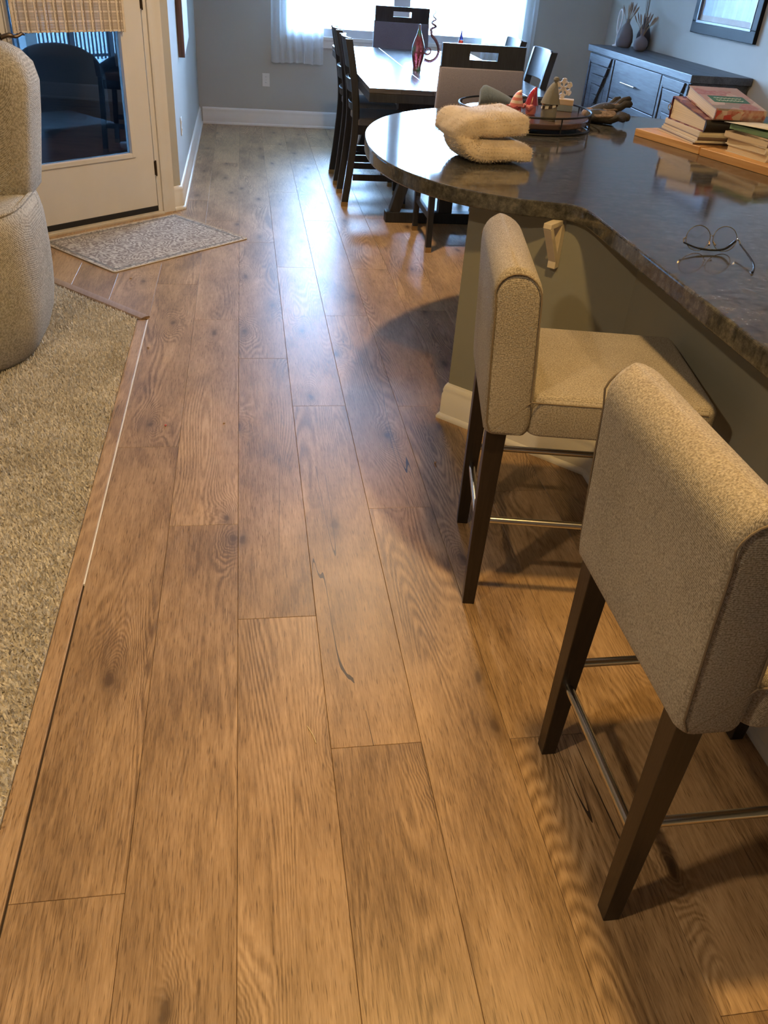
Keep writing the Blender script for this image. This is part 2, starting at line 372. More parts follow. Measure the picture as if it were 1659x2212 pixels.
# walls
tag(G().box(-.60, -.47, 6.247, 9.75, -.05, ZC).ob('wall_left', wall_m), kind='structure')
g = G()
def dbox(g, lx0, lx1, ly0, ly1, z0, z1): g.box(lx0, lx1, ly0, ly1, z0, z1, Matrix.Translation(D0) @ Matrix.Rotation(A42, 4, 'Z'))
dbox(g, .035, .2046, 0, .12, -.05, ZC); dbox(g, -5.9, -1.10, 0, .12, -.05, ZC); dbox(g, -1.10, .035, 0, .12, 2.12, ZC)
tag(g.ob('wall_door', wall_m), kind='structure')
WIN = (.42, 2.90, .86, 2.45)
g = G(); g.box(-.6, WIN[0], WYB, WYB+.14, -.05, ZC); g.box(WIN[1], WXR+.12, WYB, WYB+.14, -.05, ZC); g.box(WIN[0], WIN[1], WYB, WYB+.14, -.05, WIN[2]); g.box(WIN[0], WIN[1], WYB, WYB+.14, WIN[3], ZC)
tag(g.ob('wall_back', wall_m), kind='structure')
tag(G().box(WXR, WXR+.12, -3, WYB, -.05, ZC).ob('wall_right', wall_m), kind='structure')
tag(G().box(-5.1, WXR+.12, -3.12, -3, -.05, ZC).ob('wall_rear', wall_m), kind='structure')
tag(G().box(-5.12, -5, -3, 2.2, -.05, ZC).ob('wall_living', wall_m), kind='structure')
tag(G().prism([(-.6, 9.76), (-.6, 6.2), (-5.12, 2.2), (-5.12, -3.12), (3.96, -3.12), (3.96, 9.76)], ZC, ZC+.1).ob('ceiling', ceil_m), kind='structure')
# baseboards
BP = [(0, 0), (.030, 0), (.031, .009), (.027, .018), (.019, .024), (.0185, .112), (.0145, .120), (.0165, .132), (.012, .148), (.006, .158), (0, .160)]
def baseboard(name, path, side, parent=None, ends=(0, 0)):
    """path of wall points; side=+1 room lies left of travel"""
    P = [Vector((*q, 0)) for q in path]; rings = []
    for i, p in enumerate(P):
        d1 = (P[i]-P[i-1]).normalized() if i else None; d2 = (P[i+1]-P[i]).normalized() if i < len(P)-1 else None
        d1 = d1 or d2; d2 = d2 or d1
        n1 = Vector((-d1.y, d1.x, 0))*side; n2 = Vector((-d2.y, d2.x, 0))*side
        k = (n1+n2); k = k/k.dot(n1)
        rings.append([tuple(p+k*u+Vector((0, 0, z))) for u, z in BP])
    o = G().loft(rings).ob(name, trim_m, parent, smooth=True, ang=50)
    return o if parent else tag(o, kind='structure')
baseboard('baseboard_left', [tuple(DL(.125, 0)[:2]), (-.47, 6.247), (-.47, 9.62)], -1)
baseboard('baseboard_back', [(-.44, 9.62), (3.84, 9.62)], -1)
baseboard('baseboard_right', [(3.84, 9.59), (3.84, -2.9)], -1)
# window: frame, mullion, panes, sill
win = tag(bpy.data.objects.new('window_1', None), kind='structure'); C.objects.link(win)
wf_m = pm('window_vinyl', (.62, .64, .66), .4, var=.02)
g = G(); y0, y1 = WYB+.02, WYB+.09
g.box(WIN[0], WIN[1], y0, y1, WIN[2], WIN[2]+.075); g.box(WIN[0], WIN[1], y0, y1, WIN[3]-.06, WIN[3])
for x0, x1 in ((WIN[0], WIN[0]+.06), (1.53, 1.70), (WIN[1]-.06, WIN[1])): g.box(x0, x1, y0+.001, y1-.001, WIN[2]+.07, WIN[3]-.055)
g.ob('window_frame', wf_m, win)
G().box(WIN[0]-.06, WIN[1]+.06, WYB-.035, WYB+.03, WIN[2]-.03, WIN[2]+.004).ob('window_sill', trim_m, win, bev=.004)
G().box(WIN[0]-.05, WIN[1]+.05, WYB-.018, WYB-.001, WIN[2]-.10, WIN[2]-.03).ob('window_apron', trim_m, win, bev=.003)
pane_m = glassy('window_glass', (.97, .98, .98))
for x0, x1 in ((WIN[0]+.06, 1.53), (1.70, WIN[1]-.06)): G().box(x0, x1, y0+.03, y0+.035, WIN[2]+.075, WIN[3]-.06).ob('pane', pane_m, win)
# glazed door in the angled wall
dm = Matrix.Translation(D0) @ Matrix.Rotation(A42, 4, 'Z')
door = bpy.data.objects.new('door_1', None); C.objects.link(door); door.location = D0; door.rotation_euler.z = A42; tag(door, kind='structure')
DWd = 1.06; GX0, GX1, GZ0, GZ1 = -.89, -.175, .413, 1.95
g = G(); g.box(-DWd, GX0, 0, .045, .045, 2.08); g.box(GX1, -.004, 0, .045, .045, 2.08); g.box(GX0, GX1, 0, .045, .045, GZ0); g.box(GX0, GX1, 0, .045, GZ1, 2.08)
g.ob('door_slab', door_m, door)
g = G(); bw = .028
for x0, x1, z0, z1 in ((GX0-bw, GX0, GZ0-bw, GZ1+bw), (GX1, GX1+bw, GZ0-bw, GZ1+bw), (GX0, GX1, GZ0-bw, GZ0), (GX0, GX1, GZ1, GZ1+bw)): g.box(x0, x1, -.008, .001, z0, z1)
g.ob('glazing_bead', door_m, door, bev=.003)
dglass_m = glassy('door_glass', (.115, .14, .155), 1.0)
G().box(GX0, GX1, .02, .026, GZ0, GZ1).ob('door_pane', dglass_m, door)
G().box(-DWd, -.004, -.004, .04, .016, .052).ob('door_sweep', pm('black_rubber', (.012, .012, .014), .5), door, bev=.003)
G().box(-DWd-.03, .02, -.045, .09, -.004, .016).ob('door_threshold', pm('cream_sill', (.55, .49, .38), .4), door, bev=.005)
for z in (.30, 1.28, 1.85):
    h = G().box(-.006, .012, -.007, .004, z-.045, z+.045).ob('hinge', bronze_m, door, bev=.002)
    G().tube([(.003, -.009, z-.05), (.003, -.009, z+.05)], .005).ob('hinge_pin', bronze_m, h, smooth=True)
for nm, x0, x1, z0, z1 in (('jamb', .0, .035, 0, 2.12), ('jamb', -DWd-.04, -DWd, 0, 2.12), ('head_jamb', -DWd, .0, 2.085, 2.12)):
    G().box(x0, x1, -.002, .10, z0, z1).ob(nm, door_m, door)
CP = [(0, -.001), (0, -.014), (.012, -.020), (.022, -.016), (.060, -.018), (.072, -.024), (.092, -.024), (.092, -.001)]
def casing(x0, s, z0, z1): 
    return G().loft([[(x0+s*u, w, z) for u, w in CP] for z in (z0, z1)]).ob('casing', door_m, door, smooth=True, ang=50)
casing(.036, 1, 0, 2.20); casing(-DWd-.042, -1, 0, 2.20)
G().box(-DWd-.134, .128, -.024, -.001, 2.122, 2.215).ob('head_casing', door_m, door, bev=.004)
hd = G(); hd.lathe([(.001, 0), (.03, 0), (.03, .008), (.012, .012), (.010, .04), (.001, .04)], 16); hd.xf(TM((-.975, -.0, 1.10), rx=R(90)))
hd.tube(catmull([(-.975, -.04, 1.10), (-.93, -.048, 1.112), (-.89, -.05, 1.105), (-.85, -.048, 1.118), (-.835, -.045, 1.113)], 5), [.012]*8+[.009]*8+[.006]*5, 8)
hd.ob('door_handle', bronze_m, door, smooth=True)
# ------------------------------------------------------------------ ceiling cans (the room's lamps)
can_m, ns, ls, b = nodes('lit_lens'); b.inputs['Emission Color'].default_value = (*WARM, 1); b.inputs['Emission Strength'].default_value = 6
def can(x, y, power, label, col=WARM, size=.13):
    t = thing('ceiling_light', label, 'ceiling light', (x, y, ZC), group='recessed ceiling lights')
    G().lathe([(.06, -.004), (.095, -.006), (.10, -.002), (.10, -.0005), (.06, -.0005)], 28).ob('trim_ring', trim_m, t, smooth=True)
    G().lathe([(.001, -.003), (.06, -.003), (.06, -.001), (.001, -.001)], 24).ob('lens', can_m, t)
    l = bpy.data.lights.new('ceiling_light_bulb', 'AREA'); l.shape = 'DISK'; l.size = size; l.energy = power; l.color = col
    o = bpy.data.objects.new('ceiling_light_bulb', l); C.objects.link(o); o.location = (0, 0, -.012); o.parent = t
can(.72, 4.9, 52, 'recessed ceiling light over the round end of the granite counter', (1, .71, .40))
can(-1.15, .45, 36, 'recessed ceiling light over the carpeted living area', (1, .76, .46))
can(2.3, 2.4, 12, 'recessed ceiling light over the kitchen side of the counter')
can(.62, 1.2, 40, 'recessed ceiling light over the bar stools')
# ------------------------------------------------------------------ peninsula and countertop
pen = thing('kitchen_peninsula', 'olive grey painted kitchen peninsula base with white baseboard', 'kitchen peninsula')
base = [(1.29, -.9), (1.29, 2.56), (.812, 3.038), (1.25, 3.60), (1.75, 4.20), (3.0, 4.20), (3.0, -.9)]
G().prism(base, .0, .9165).ob('body', pen_m, pen)
baseboard('baseboard', [(1.29, -.9), (1.29, 2.56), (.812, 3.038), (1.25, 3.60)], 1, pen)
# bracket on the angled face
g = G(); t_ = .02
bx = Vector((.7071, -.7071, 0)); bn = Vector((-.7071, -.7071, 0)); bo = Vector((1.078, 2.772, 0))
def bp_(u, w, z): return bo+bx*u+bn*w+Vector((0, 0, z))
g.beam(bp_(0, .016, .745), bp_(0, .016, .9155), .03, .032, tuple(bn))
g.beam(bp_(0, .0, .906), bp_(0, .118, .906), .03, .018)
g.beam(bp_(0, .018, .765), bp_(0, .108, .90), .03, .018)
g.ob('bracket', pm('bracket_paint', (.66, .58, .46), .5), pen, bev=.002)
arc = [(1.113, 2.55), (1.108, 2.66), (1.07, 2.725), (.99, 2.745), (.90, 2.778), (.80, 2.838), (.71, 2.915), (.63, 3.02), (.56, 3.165), (.515, 3.33), (.495, 3.52), (.505, 3.76), (.545, 3.99), (.625, 4.215), (.73, 4.39), (.875, 4.545), (1.04, 4.66), (1.22, 4.745), (1.45, 4.79), (1.75, 4.775), (2.05, 4.70), (2.3, 4.62), (2.6, 4.58)]
pts = [(1.113, -1.0)]+[tuple(q) for q in catmull(arc, 4)]+[(3.1, 4.58), (3.1, -1.0)]
CT = .972
g = G(); g.loft([[(x, y, z) for x, y in pts] for z in (.917, CT)])
top = g.ob('countertop', gran_m, bev=.007, seg=3)
tag(top, 'dark speckled granite countertop with a rounded end', 'countertop')
# ------------------------------------------------------------------ bar stools
def make_stool(label):
    t = thing('bar_stool', label, 'bar stool')
    hw = .250
    g = G(); rings = []
    secs = [(.606, -.240, .052), (.614, -.241, .059), (.64, -.242, .062), (.70, -.244, .064), (.80, -.250, .063), (.90, -.258, .061), (.965, -.263, .060)]
    for z, cx, hx in secs: rings.append([(cx+x, y, z) for x, y in rrect(hx, hw, .022, 4)])
    for i in range(1, 8):
        a = PI/2*i/7; k = math.cos(a); hx = max(.060*k, .006); ins = .010*(1-k)
        rings.append([(-.263-.002*i+x, y, .976+.070*math.sin(a)) for x, y in rrect(hx, hw-ins, min(.022, hx*.9), 4)])
    bk = g.loft(rings).ob('backrest', fab_m, t, smooth=True, ang=80)
    g = G(); pillow(g, .243, hw, .606, .722, .024, .035, cx=.057, rb=.008)
    st = g.ob('seat', fab_m, t, smooth=True, ang=80)
    seam_m = pm('seam_thread', (.17, .13, .09), .9)
    for s in (-1, 1):
        y = s*(hw-.001); prof = [(-.190, .71), (-.196, .80), (-.203, .90), (-.208, .965)]
        for i in range(1, 12):
            a = PI*i/12; prof.append((-.2655-.004*math.sin(a)+.0575*math.cos(a), .973+.060*math.sin(a)))
        prof += [(-.316, .95), (-.311, .85), (-.304, .75), (-.296, .64), (-.284, .612)]
        G().tube([(x, y, z) for x, z in prof], .0021, 6).ob('seam', seam_m, bk, smooth=True)
        G().tube([(-.187, y, .704), (.0, y, .704), (.270, y, .704)], .0021, 6).ob('seam', seam_m, st, smooth=True)
        G().tube([(-.284, y, .612), (-.236, y, .656), (-.188, y, .704)], .0014, 6).ob('seam', seam_m, bk, smooth=True)
    for i, (x, y) in enumerate(((-.262, -.205), (-.262, .205), (.25, -.205), (.25, .205))):
        dx = -.002 if x < 0 else 0
        G().frus((x+dx, y*1.045, 0), (.036, .036), (x, y, .612), (.055, .050)).ob('leg', leg_m, t, bev=.002)
    for s in (-1, 1):
        G().tube([(-.245, s*.21, .305), (.24, s*.21, .305)], .0105, 12).ob('foot_rail', steel_m, t, smooth=True)
    for x in (-.262, .25):
        G().tube([(x, -.195, .245), (x, .195, .245)], .0105, 12).ob('foot_rail', steel_m, t, smooth=True)
    return t
stool = make_stool('beige upholstered bar stool whose seat shows fully, by the white bracket'); stool.location = (.936, 2.012, 0); stool.rotation_euler.z = R(-10.3)
s2 = tree(stool); s2['label'] = 'beige upholstered bar stool turned back-on, beside the plain counter side'; s2.location = (.972, 1.056, 0); s2.rotation_euler.z = R(0)
for s in (stool, s2): s['group'] = 'upholstered bar stools at the counter'
# ------------------------------------------------------------------ dining table
TX0, TX1, TY0, TY1, TZ = .795, 2.06, 5.80, 8.40, .90
tb = thing('dining_table', 'dark wood counter-height dining table on a trestle base', 'table', ((TX0+TX1)/2, (TY0+TY1)/2, 0))
hx, hy = (TX1-TX0)/2, (TY1-TY0)/2
nb = 6
for i in range(nb):
    x0 = -hx+i*2*hx/nb; G().box(x0+.0006, x0+2*hx/nb-.0006, -hy+.0, hy, TZ-.03, TZ).ob('top_board', tblt_m, tb, bev=.0012, seg=1)
G().box(-hx+.002, hx-.002, -hy+.002, hy-.002, TZ-.082, TZ-.031).ob('apron', dark_m, tb, bev=.003)
for s in (-1, 1):
    y = s*(hy-.26)
    G().box(-.44, .44, y-.045, y+.045, .0, .075).ob('foot_beam', dark_m, tb, bev=.006)
    G().box(-.40, .40, y-.045, y+.045, TZ-.15, TZ-.083).ob('top_beam', dark_m, tb, bev=.004)
    G().box(-.05, .05, y-.04, y+.04, .075, TZ-.15).ob('post', dark_m, tb, bev=.004)
    for k in (-1, 1): G().beam((k*.375, y, .07), (k*.18, y, TZ-.15), .075, .08, (0, 1, 0)).ob('slanted_leg', dark_m, tb, bev=.004)
    G().beam((0, y-s*.03, .62), (0, y-s*.5, .22), .06, .05, (1, 0, 0)).ob('brace', dark_m, tb, bev=.003)
G().box(-.04, .04, -(hy-.30), hy-.30, .17, .25).ob('stretcher', dark_m, tb, bev=.004)
# ------------------------------------------------------------------ dining chairs
def bowed(y0, y1, x, bow, z0, z1, th, n=10, tilt=0.):
    g = G(); rings = []
    for i in range(n+1):
        t = i/n; y = y0+(y1-y0)*t; xx = x-bow*(1-(2*t-1)**2)
        rings.append([(xx, y, z0), (xx+th, y, z0), (xx+th-tilt, y, z1), (xx-tilt, y, z1)])
    return g.loft(rings)
def post(pts, wx, wy):
    g = G(); return g.loft([[(x+i*wx/2, y+j*wy/2, z) for i, j in ((-1, -1), (1, -1), (1, 1), (-1, 1))] for x, y, z in pts])
def make_side_chair(label):
    t = thing('dining_chair', label, 'chair')
    for s in (-1, 1):
        l = post([(p.x, p.y, p.z) for p in catmull([(-.225, s*.20, .03), (-.19, s*.20, .30), (-.165, s*.20, .60), (-.185, s*.20, .85), (-.235, s*.20, 1.115)], 4)], .05, .036).ob('back_post', dark_m, t, bev=.003)
        G().box(-.252, -.202, s*.20-.019, s*.20+.019, 0, .034).ob('foot_cap', brass_m, l)
        l = G().frus((.225, s*.20, .03), (.036, .036), (.215, s*.20, .56), (.048, .045)).ob('leg', dark_m, t, bev=.003)
        G().box(.206, .244, s*.20-.019, s*.20+.019, 0, .032).ob('foot_cap', brass_m, l)
        G().box(-.17, .20, s*.20-.011, s*.20+.011, .19, .235).ob('stretcher', dark_m, t)
        G().box(-.16, .21, s*.20-.012, s*.20+.012, .51, .575).ob('seat_rail', dark_m, t)
    bowed(-.19, .19, -.195, .035, .93, 1.12, .022, tilt=.038).ob('top_rail', dark_m, t, bev=.003)
    bowed(-.19, .19, -.178, .033, .775, .86, .02, tilt=.012).ob('back_rail', dark_m, t, bev=.003)
    bowed(-.19, .19, -.165, .03, .655, .705, .02, tilt=.004).ob('back_rail', dark_m, t, bev=.003)
    G().box(.20, .225, -.19, .19, .51, .575).ob('seat_rail', dark_m, t)
    G().box(.205, .228, -.19, .19, .26, .30).ob('stretcher', dark_m, t)
    g = G(); pillow(g, .205, .225, .575, .625, .02, .03, cx=.045, rb=.004); g.ob('seat', seatg_m, t, smooth=True, ang=80)
    return t
c0 = make_side_chair('dark ladder-back chair on the glass-door side of the table, nearer the counter')
c0.location = (.958, 6.64, 0)
cc = [c0]
for loc, rz, lab in (((.958, 7.32, 0), 0, 'dark ladder-back chair on the glass-door side of the table, nearer the window'),
                     ((1.935, 6.54, 0), PI, 'dark ladder-back chair on the sideboard side of the table, nearer the counter'),
                     ((1.935, 7.30, 0), PI, 'dark ladder-back chair on the sideboard side of the table, nearer the window')):
    c = tree(c0); c.location = loc; c.rotation_euler.z = rz; c['label'] = lab; cc.append(c)
for c in cc: c['group'] = 'ladder-back chairs at the dining table'
def make_end_chair(label):
    t = thing('host_chair', label, 'chair')
    for s in (-1, 1):
        l = post([(-.262, s*.225, .03), (-.245, s*.225, .35), (-.235, s*.225, .60)], .04, .038).ob('leg', dark_m, t, bev=.003)
        G().box(-.283, -.241, s*.225-.02, s*.225+.02, 0, .034).ob('foot_cap', brass_m, l)
        l = G().frus((.24, s*.225, .03), (.036, .036), (.23, s*.225, .56), (.048, .045)).ob('leg', dark_m, t, bev=.003)
        G().box(.221, .259, s*.225-.019, s*.225+.019, 0, .032).ob('foot_cap', brass_m, l)
        G().box(-.23, .22, s*.225-.011, s*.225+.011, .20, .24).ob('stretcher', dark_m, t)
    G().box(-.245, .245, -.235, .235, .51, .578).ob('seat_frame', dark_m, t, bev=.003)
    g = G(); pillow(g, .235, .25, .578, .635, .022, .03, cx=.03, rb=.004); g.ob('seat', chf_m, t, smooth=True, ang=80)
    def bx_(z): return -.235-.035*(z-.6)/.6
    g = G(); g.loft([[(bx_(z)+x, y, z) for x, y in rrect(hx_, hy_, .012, 4)] for z, hx_, hy_ in ((.60, .02, .258), (.61, .027, .264), (.85, .028, .262), (1.085, .026, .256), (1.092, .020, .250))])
    g.ob('back_panel', chf_m, t, smooth=True, ang=70)
    g = G()
    for z in (1.088,): g.tube([(bx_(z), -.258, z+.003), (bx_(z), .258, z+.003)], .006, 6)
    g.ob('piping', chf_m, t, smooth=True)
    g = G(); z0, z1 = 1.088, 1.215
    M = TM((bx_(1.09), 0, 0), ry=0)
    for y0, y1, a, b_ in ((-.252, -.085, z0, z1), (.085, .252, z0, z1), (-.085, .085, z0, 1.135), (-.085, .085, 1.178, z1)): g.box(-.016, .016, y0, y1, a, b_, M)
    g.ob('head_rail', dark_m, t)
    return t
h0 = make_end_chair('upholstered end chair with slotted wooden head rail, backed up to the granite counter'); h0.location = (1.40, 5.605, 0); h0.rotation_euler.z = PI/2
h1 = tree(h0); h1['label'] = 'upholstered end chair with slotted wooden head rail, standing under the window'; h1.location = (1.455, 8.385, 0); h1.rotation_euler.z = -PI/2
for h in (h0, h1): h['group'] = 'upholstered end chairs'
# ------------------------------------------------------------------ curtains
def sheer_mat():
    m, ns, ls, b = nodes('sheer_curtain'); v = coords(ns, ls, (60, 60, 60))
    out = ns['Material Output']; ns.remove(b)
    n = N(ns, 'ShaderNodeTexNoise', i_Scale=6.0, i_Detail=2.0); ls.new(v, n.inputs[0])
    df = N(ns, 'ShaderNodeBsdfDiffuse'); df.inputs[0].default_value = (.88, .9, .92, 1)
    tl = N(ns, 'ShaderNodeBsdfTranslucent'); tl.inputs[0].default_value = (.9, .93, .95, 1)
    tr = N(ns, 'ShaderNodeBsdfTransparent'); tr.inputs[0].default_value = (.95, .97, 1, 1)
    m1 = N(ns, 'ShaderNodeMixShader'); m1.inputs[0].default_value = .6; ls.new(df.outputs[0], m1.inputs[1]); ls.new(tl.outputs[0], m1.inputs[2])
    rr = ramp(ns, [(.3, (.08,)*3), (.7, (.22,)*3)]); ls.new(n.outputs[0], rr.inputs[0])
    m2 = N(ns, 'ShaderNodeMixShader'); ls.new(rr.outputs[0], m2.inputs[0]); ls.new(m1.outputs[0], m2.inputs[1]); ls.new(tr.outputs[0], m2.inputs[2])
    ls.new(m2.outputs[0], out.inputs[0]); return m
sheer_m = sheer_mat()
def curtain(x0, x1, z0, seed, label):
    rd = random.Random(seed); ph = [rd.random()*6 for _ in range(4)]; n = 90; k = 14; V = []; F = []
    for j in range(k+1):
        tz = j/k; z = z0+(2.53-z0)*tz
        for i in range(n+1):
            u = i/n; amp = .022*(1.0-.35*tz)
            y = 9.555+amp*math.sin(u*44+ph[0]+.5*math.sin(tz*3))+.010*math.sin(u*19+ph[1])+.006*math.sin(u*83+ph[2])
            x = x0+(x1-x0)*(u+.012*math.sin(u*30+ph[3]))*(1)+.02*(1-tz)*(u-.5)
            V.append((x, y, z+(0.005*math.sin(u*9+ph[1]) if j == 0 else 0)))
    for j in range(k):
        for i in range(n): a = j*(n+1)+i; F.append((a, a+1, a+n+2, a+n+1))
    g = G(); g.v = V; g.f = F; t = thing('curtain', label, 'curtain', group='sheer window curtains')
    g.ob('sheer_panel', sheer_m, t, smooth=True, ang=180)
    for i in range(7): 
        x = x0+(x1-x0)*(i+.5)/7; G().tube([(x+.022*math.cos(a), 9.555, 2.552+.022*math.sin(a)) for a in [2*PI*q/14 for q in range(14)]], .003, 6, True).ob('ring', black_m, t, smooth=True)
curtain(.295, .80, .615, 3, 'short white sheer curtain on the window side towards the wall outlet')
curtain(2.47, 3.02, .60, 5, 'white sheer curtain on the window side towards the sideboard')
rod = tag(G().tube([(.15, 9.555, 2.552), (3.15, 9.555, 2.552)], .012, 12).ob('curtain_rod', black_m, smooth=True), 'black rod carrying the sheer curtains above the window', 'curtain rod')
# ------------------------------------------------------------------ outlets
def outlet(loc, rotz, label):
    t = thing('wall_outlet', label, 'outlet', loc, rotz, 'wall outlets')
    G().box(-.038, .038, -.006, 0, -.062, .062).ob('cover_plate', trim_m, t, bev=.003)
    for z in (-.026, .026):
        g = G(); g.loft([[(x, y_, z+q) for x, q in rrect(.017, .015, .008, 3)] for y_ in (-.0055, -.0085)]); rc = g.ob('receptacle', trim_m, t)
        for x, h in ((-.006, .008), (.006, .006)): G().box(x-.001, x+.001, -.0089, -.008, z-h/2+.002, z+h/2+.002).ob('slot', black_m, rc)
    G().box(-.002, .002, -.0075, -.0055, -.002, .002).ob('screw', steel_m, t)
outlet((.226, 9.619, .44), 0, 'white duplex outlet on the wall under the window side')
outlet((-.469, 6.70, .47), PI/2, 'white duplex outlet on the wall next to the glass door')
# ------------------------------------------------------------------ wall art on left wall
wa = thing('wall_art', 'rustic wood and white wall hanging beside the glass door', 'wall decor', (-.47, 6.98, .885))
rust_m = wood('rustic_plank', (.05, .028, .025), (.17, .10, .09), .6, 2, 60)
G().box(.002, .045, 0, .022, 0, .95).ob('side_board', rust_m, wa, bev=.002)
G().box(.002, .045, .62, .642, .1, .95).ob('side_board', rust_m, wa, bev=.002)
for i in range(5):
    y0 = .023+i*.119
    zb = .02+.012*i
    G().loft([[(.030, y0, zb), (.047, y0, zb), (.047, y0, .95), (.030, y0, .95)], [(.030, y0+.115, zb+.012), (.047, y0+.115, zb+.012), (.047, y0+.115, .95), (.030, y0+.115, .95)]]).ob('face_board', trim_m, wa, bev=.002)
# ------------------------------------------------------------------ framed picture on right wall
pf = thing('picture_frame', 'black framed blue abstract picture over the sideboard', 'picture', (3.839, 7.14, 1.225), 0)
pw, ph_ = 1.06, .80
def pfr(y0, y1, z0, z1, x0, x1): return G().box(x0, x1, y0, y1, z0, z1)
fr_m = pm('black_frame', (.010, .011, .013), .5, spec=.12)
for y0, y1, z0, z1 in ((-pw/2, pw/2, 0, .085), (-pw/2, pw/2, ph_-.085, ph_), (-pw/2, -pw/2+.085, .085, ph_-.085), (pw/2-.085, pw/2, .085, ph_-.085)): pfr(y0, y1, z0, z1, -.032, 0).ob('frame_side', fr_m, pf, bev=.003)
for y0, y1, z0, z1 in ((-pw/2+.075, pw/2-.075, .075, .095), (-pw/2+.075, pw/2-.075, ph_-.095, ph_-.075), (-pw/2+.075, -pw/2+.095, .095, ph_-.095), (pw/2-.095, pw/2-.075, .095, ph_-.095)): pfr(y0, y1, z0, z1, -.036, -.01).ob('inner_lip', pm('pewter_lip', (.16, .17, .19), .4, metal=.5), pf, bev=.003)
pfr(-pw/2+.09, pw/2-.09, .09, ph_-.09, -.012, -.006).ob('mat_board', pm('mat_board', (.68, .69, .68), .8), pf)
def art_mat():
    m, ns, ls, b = nodes('blue_art'); v = coords(ns, ls, (1, 9, 1.4))
    n = N(ns, 'ShaderNodeTexNoise', i_Scale=3.0, i_Detail=6.0, i_Distortion=.6); ls.new(v, n.inputs[0])
    r = ramp(ns, [(.3, (.05, .06, .10)), (.45, (.10, .15, .30)), (.6, (.16, .24, .45)), (.78, (.35, .45, .6))]); ls.new(n.outputs[0], r.inputs[0]); ls.new(r.outputs[0], b.inputs['Base Color'])
    b.inputs['Roughness'].default_value = .35; return m
pfr(-pw/2+.115, pw/2-.115, .135, ph_-.13, -.0135, -.0118).ob('print', art_mat(), pf)
# ------------------------------------------------------------------ sideboard
sb = thing('sideboard', 'charcoal wood sideboard with angled plank doors and bar handle', 'sideboard')
SX0, SX1, SY0, SY1, SZ = 3.35, 3.835, 6.50, 8.74, 1.01
G().box(SX0+.02, SX1-.01, SY0+.03, SY1-.03, .06, .955).ob('carcass', sb_m, sb, bev=.003)
G().box(SX0-.02, SX1, SY0, SY1, .957, SZ).ob('top', sb_m, sb, bev=.003)
G().box(SX0+.05, SX1-.02, SY0+.06, SY1-.06, 0, .06).ob('plinth', dark_m, sb)
def sb_door(y0, y1):
    d = G().box(SX0+.008, SX0+.0195, y0+.004, y1-.004, .085, .95).ob('door', sb_m, sb)
    w = (y1-y0); yc = (y0+y1)/2
    for k, (yy0, yy1) in enumerate(((y0+.006, y0+.045), (y1-.045, y1-.006))): G().box(SX0-.006, SX0+.0078, yy0, yy1, .09, .945).ob('stile', sb_m, d, bev=.002)
    for i in range(5):
        a = y0+.05+i*(w-.10)/5; G().box(SX0+.003, SX0+.0078, a+.005, a+(w-.10)/5-.003, .09, .945).ob('plank', sb_m, d, bev=.002)
    for sgn, zt in ((1, .945), (-1, .09)):
        for i in range(5):
            h0, h1 = i*.082, i*.082+.074; k0, k1 = (w/2-.048)*(1-h0/.44), (w/2-.048)*(1-h1/.44)
            G().loft([[(x, yc-k0, zt-sgn*h0), (x, yc+k0, zt-sgn*h0), (x, yc+k1, zt-sgn*h1), (x, yc-k1, zt-sgn*h1)] for x in (SX0-.020, SX0+.0006)]).ob('chevron_board', sb_m, d, bev=.002)
sb_door(8.06, 8.70); sb_door(6.54, 7.03)
for i, (z0, z1) in enumerate(((.645, .948), (.365, .638), (.085, .358))):
    d = G().box(SX0-.004, SX0+.0195, 7.045, 8.045, z0, z1).ob('drawer', sb_m, sb, bev=.003)
    zc = (z0+z1)/2
    h = G().beam((SX0-.034, 7.46, zc), (SX0-.034, 7.77, zc), .011, .011).ob('handle', steel_m, d, bev=.002)
    for y in (7.50, 7.73): G().tube([(SX0-.034, y, zc), (SX0-.003, y, zc)], .005).ob('handle_post', steel_m, h, smooth=True)
for y0, y1 in ((7.03, 7.045), (8.045, 8.06)): G().box(SX0+.004, SX0+.0195, y0, y1, .085, .95).ob('divider', dark_m, sb)
# ------------------------------------------------------------------ vases and sculpture on the sideboard
def vase(prof, loc, mat, label, stems, seed, stemlen, spread, mats, nm='vase'):
    rd = random.Random(seed); t = thing('vase', label, 'vase', loc, group=None)
    G().lathe(prof, 32).ob('body', mat, t, smooth=True, ang=60)
    zt = prof[-1][1]
    for i in range(stems):
        a = rd.random()*2*PI; l = stemlen*(.75+.4*rd.random()); s = spread*(.4+.7*rd.random())
        tip = Vector((s*math.cos(a), s*math.sin(a), zt+l)); st = Vector((.008*math.cos(a), .008*math.sin(a), zt-.03))
        stem = G().tube(catmull([st, st.lerp(tip, .5)+Vector((0, 0, .02)), tip], 4), .0018, 5).ob('stem', mats[0], t, smooth=True)
        dr = (tip-st).normalized(); g = G(); L = .05+.03*rd.random(); w = .004+.0035*rd.random()
        g.tube([tip-dr*.012, tip+dr*L*.3, tip+dr*L*.7, tip+dr*L], [.002, w, w*.8, .001], 6); g.ob('seed_head', mats[1+i % 2], stem, smooth=True)
    return t
dried = [pm('dry_stem', (.30, .22, .13), .8), pm('dry_head_tan', (.36, .25, .17), .9), pm('dry_head_brown', (.20, .14, .11), .9)]
vgrey = pm('matte_grey_ceramic', (.17, .16, .17), .75, var=.05)
vblue = pm('matte_dark_ceramic', (.045, .055, .07), .7, var=.05)
vase([(.001, 0), (.05, 0), (.068, .010), (.078, .05), (.074, .10), (.058, .15), (.034, .185), (.021, .20), (.019, .235), (.016, .235), (.016, .20)], (3.62, 8.59, SZ), vgrey, 'tall matte grey vase of dried stems beside the white loop sculpture', 13, 3, .09, .06, dried)
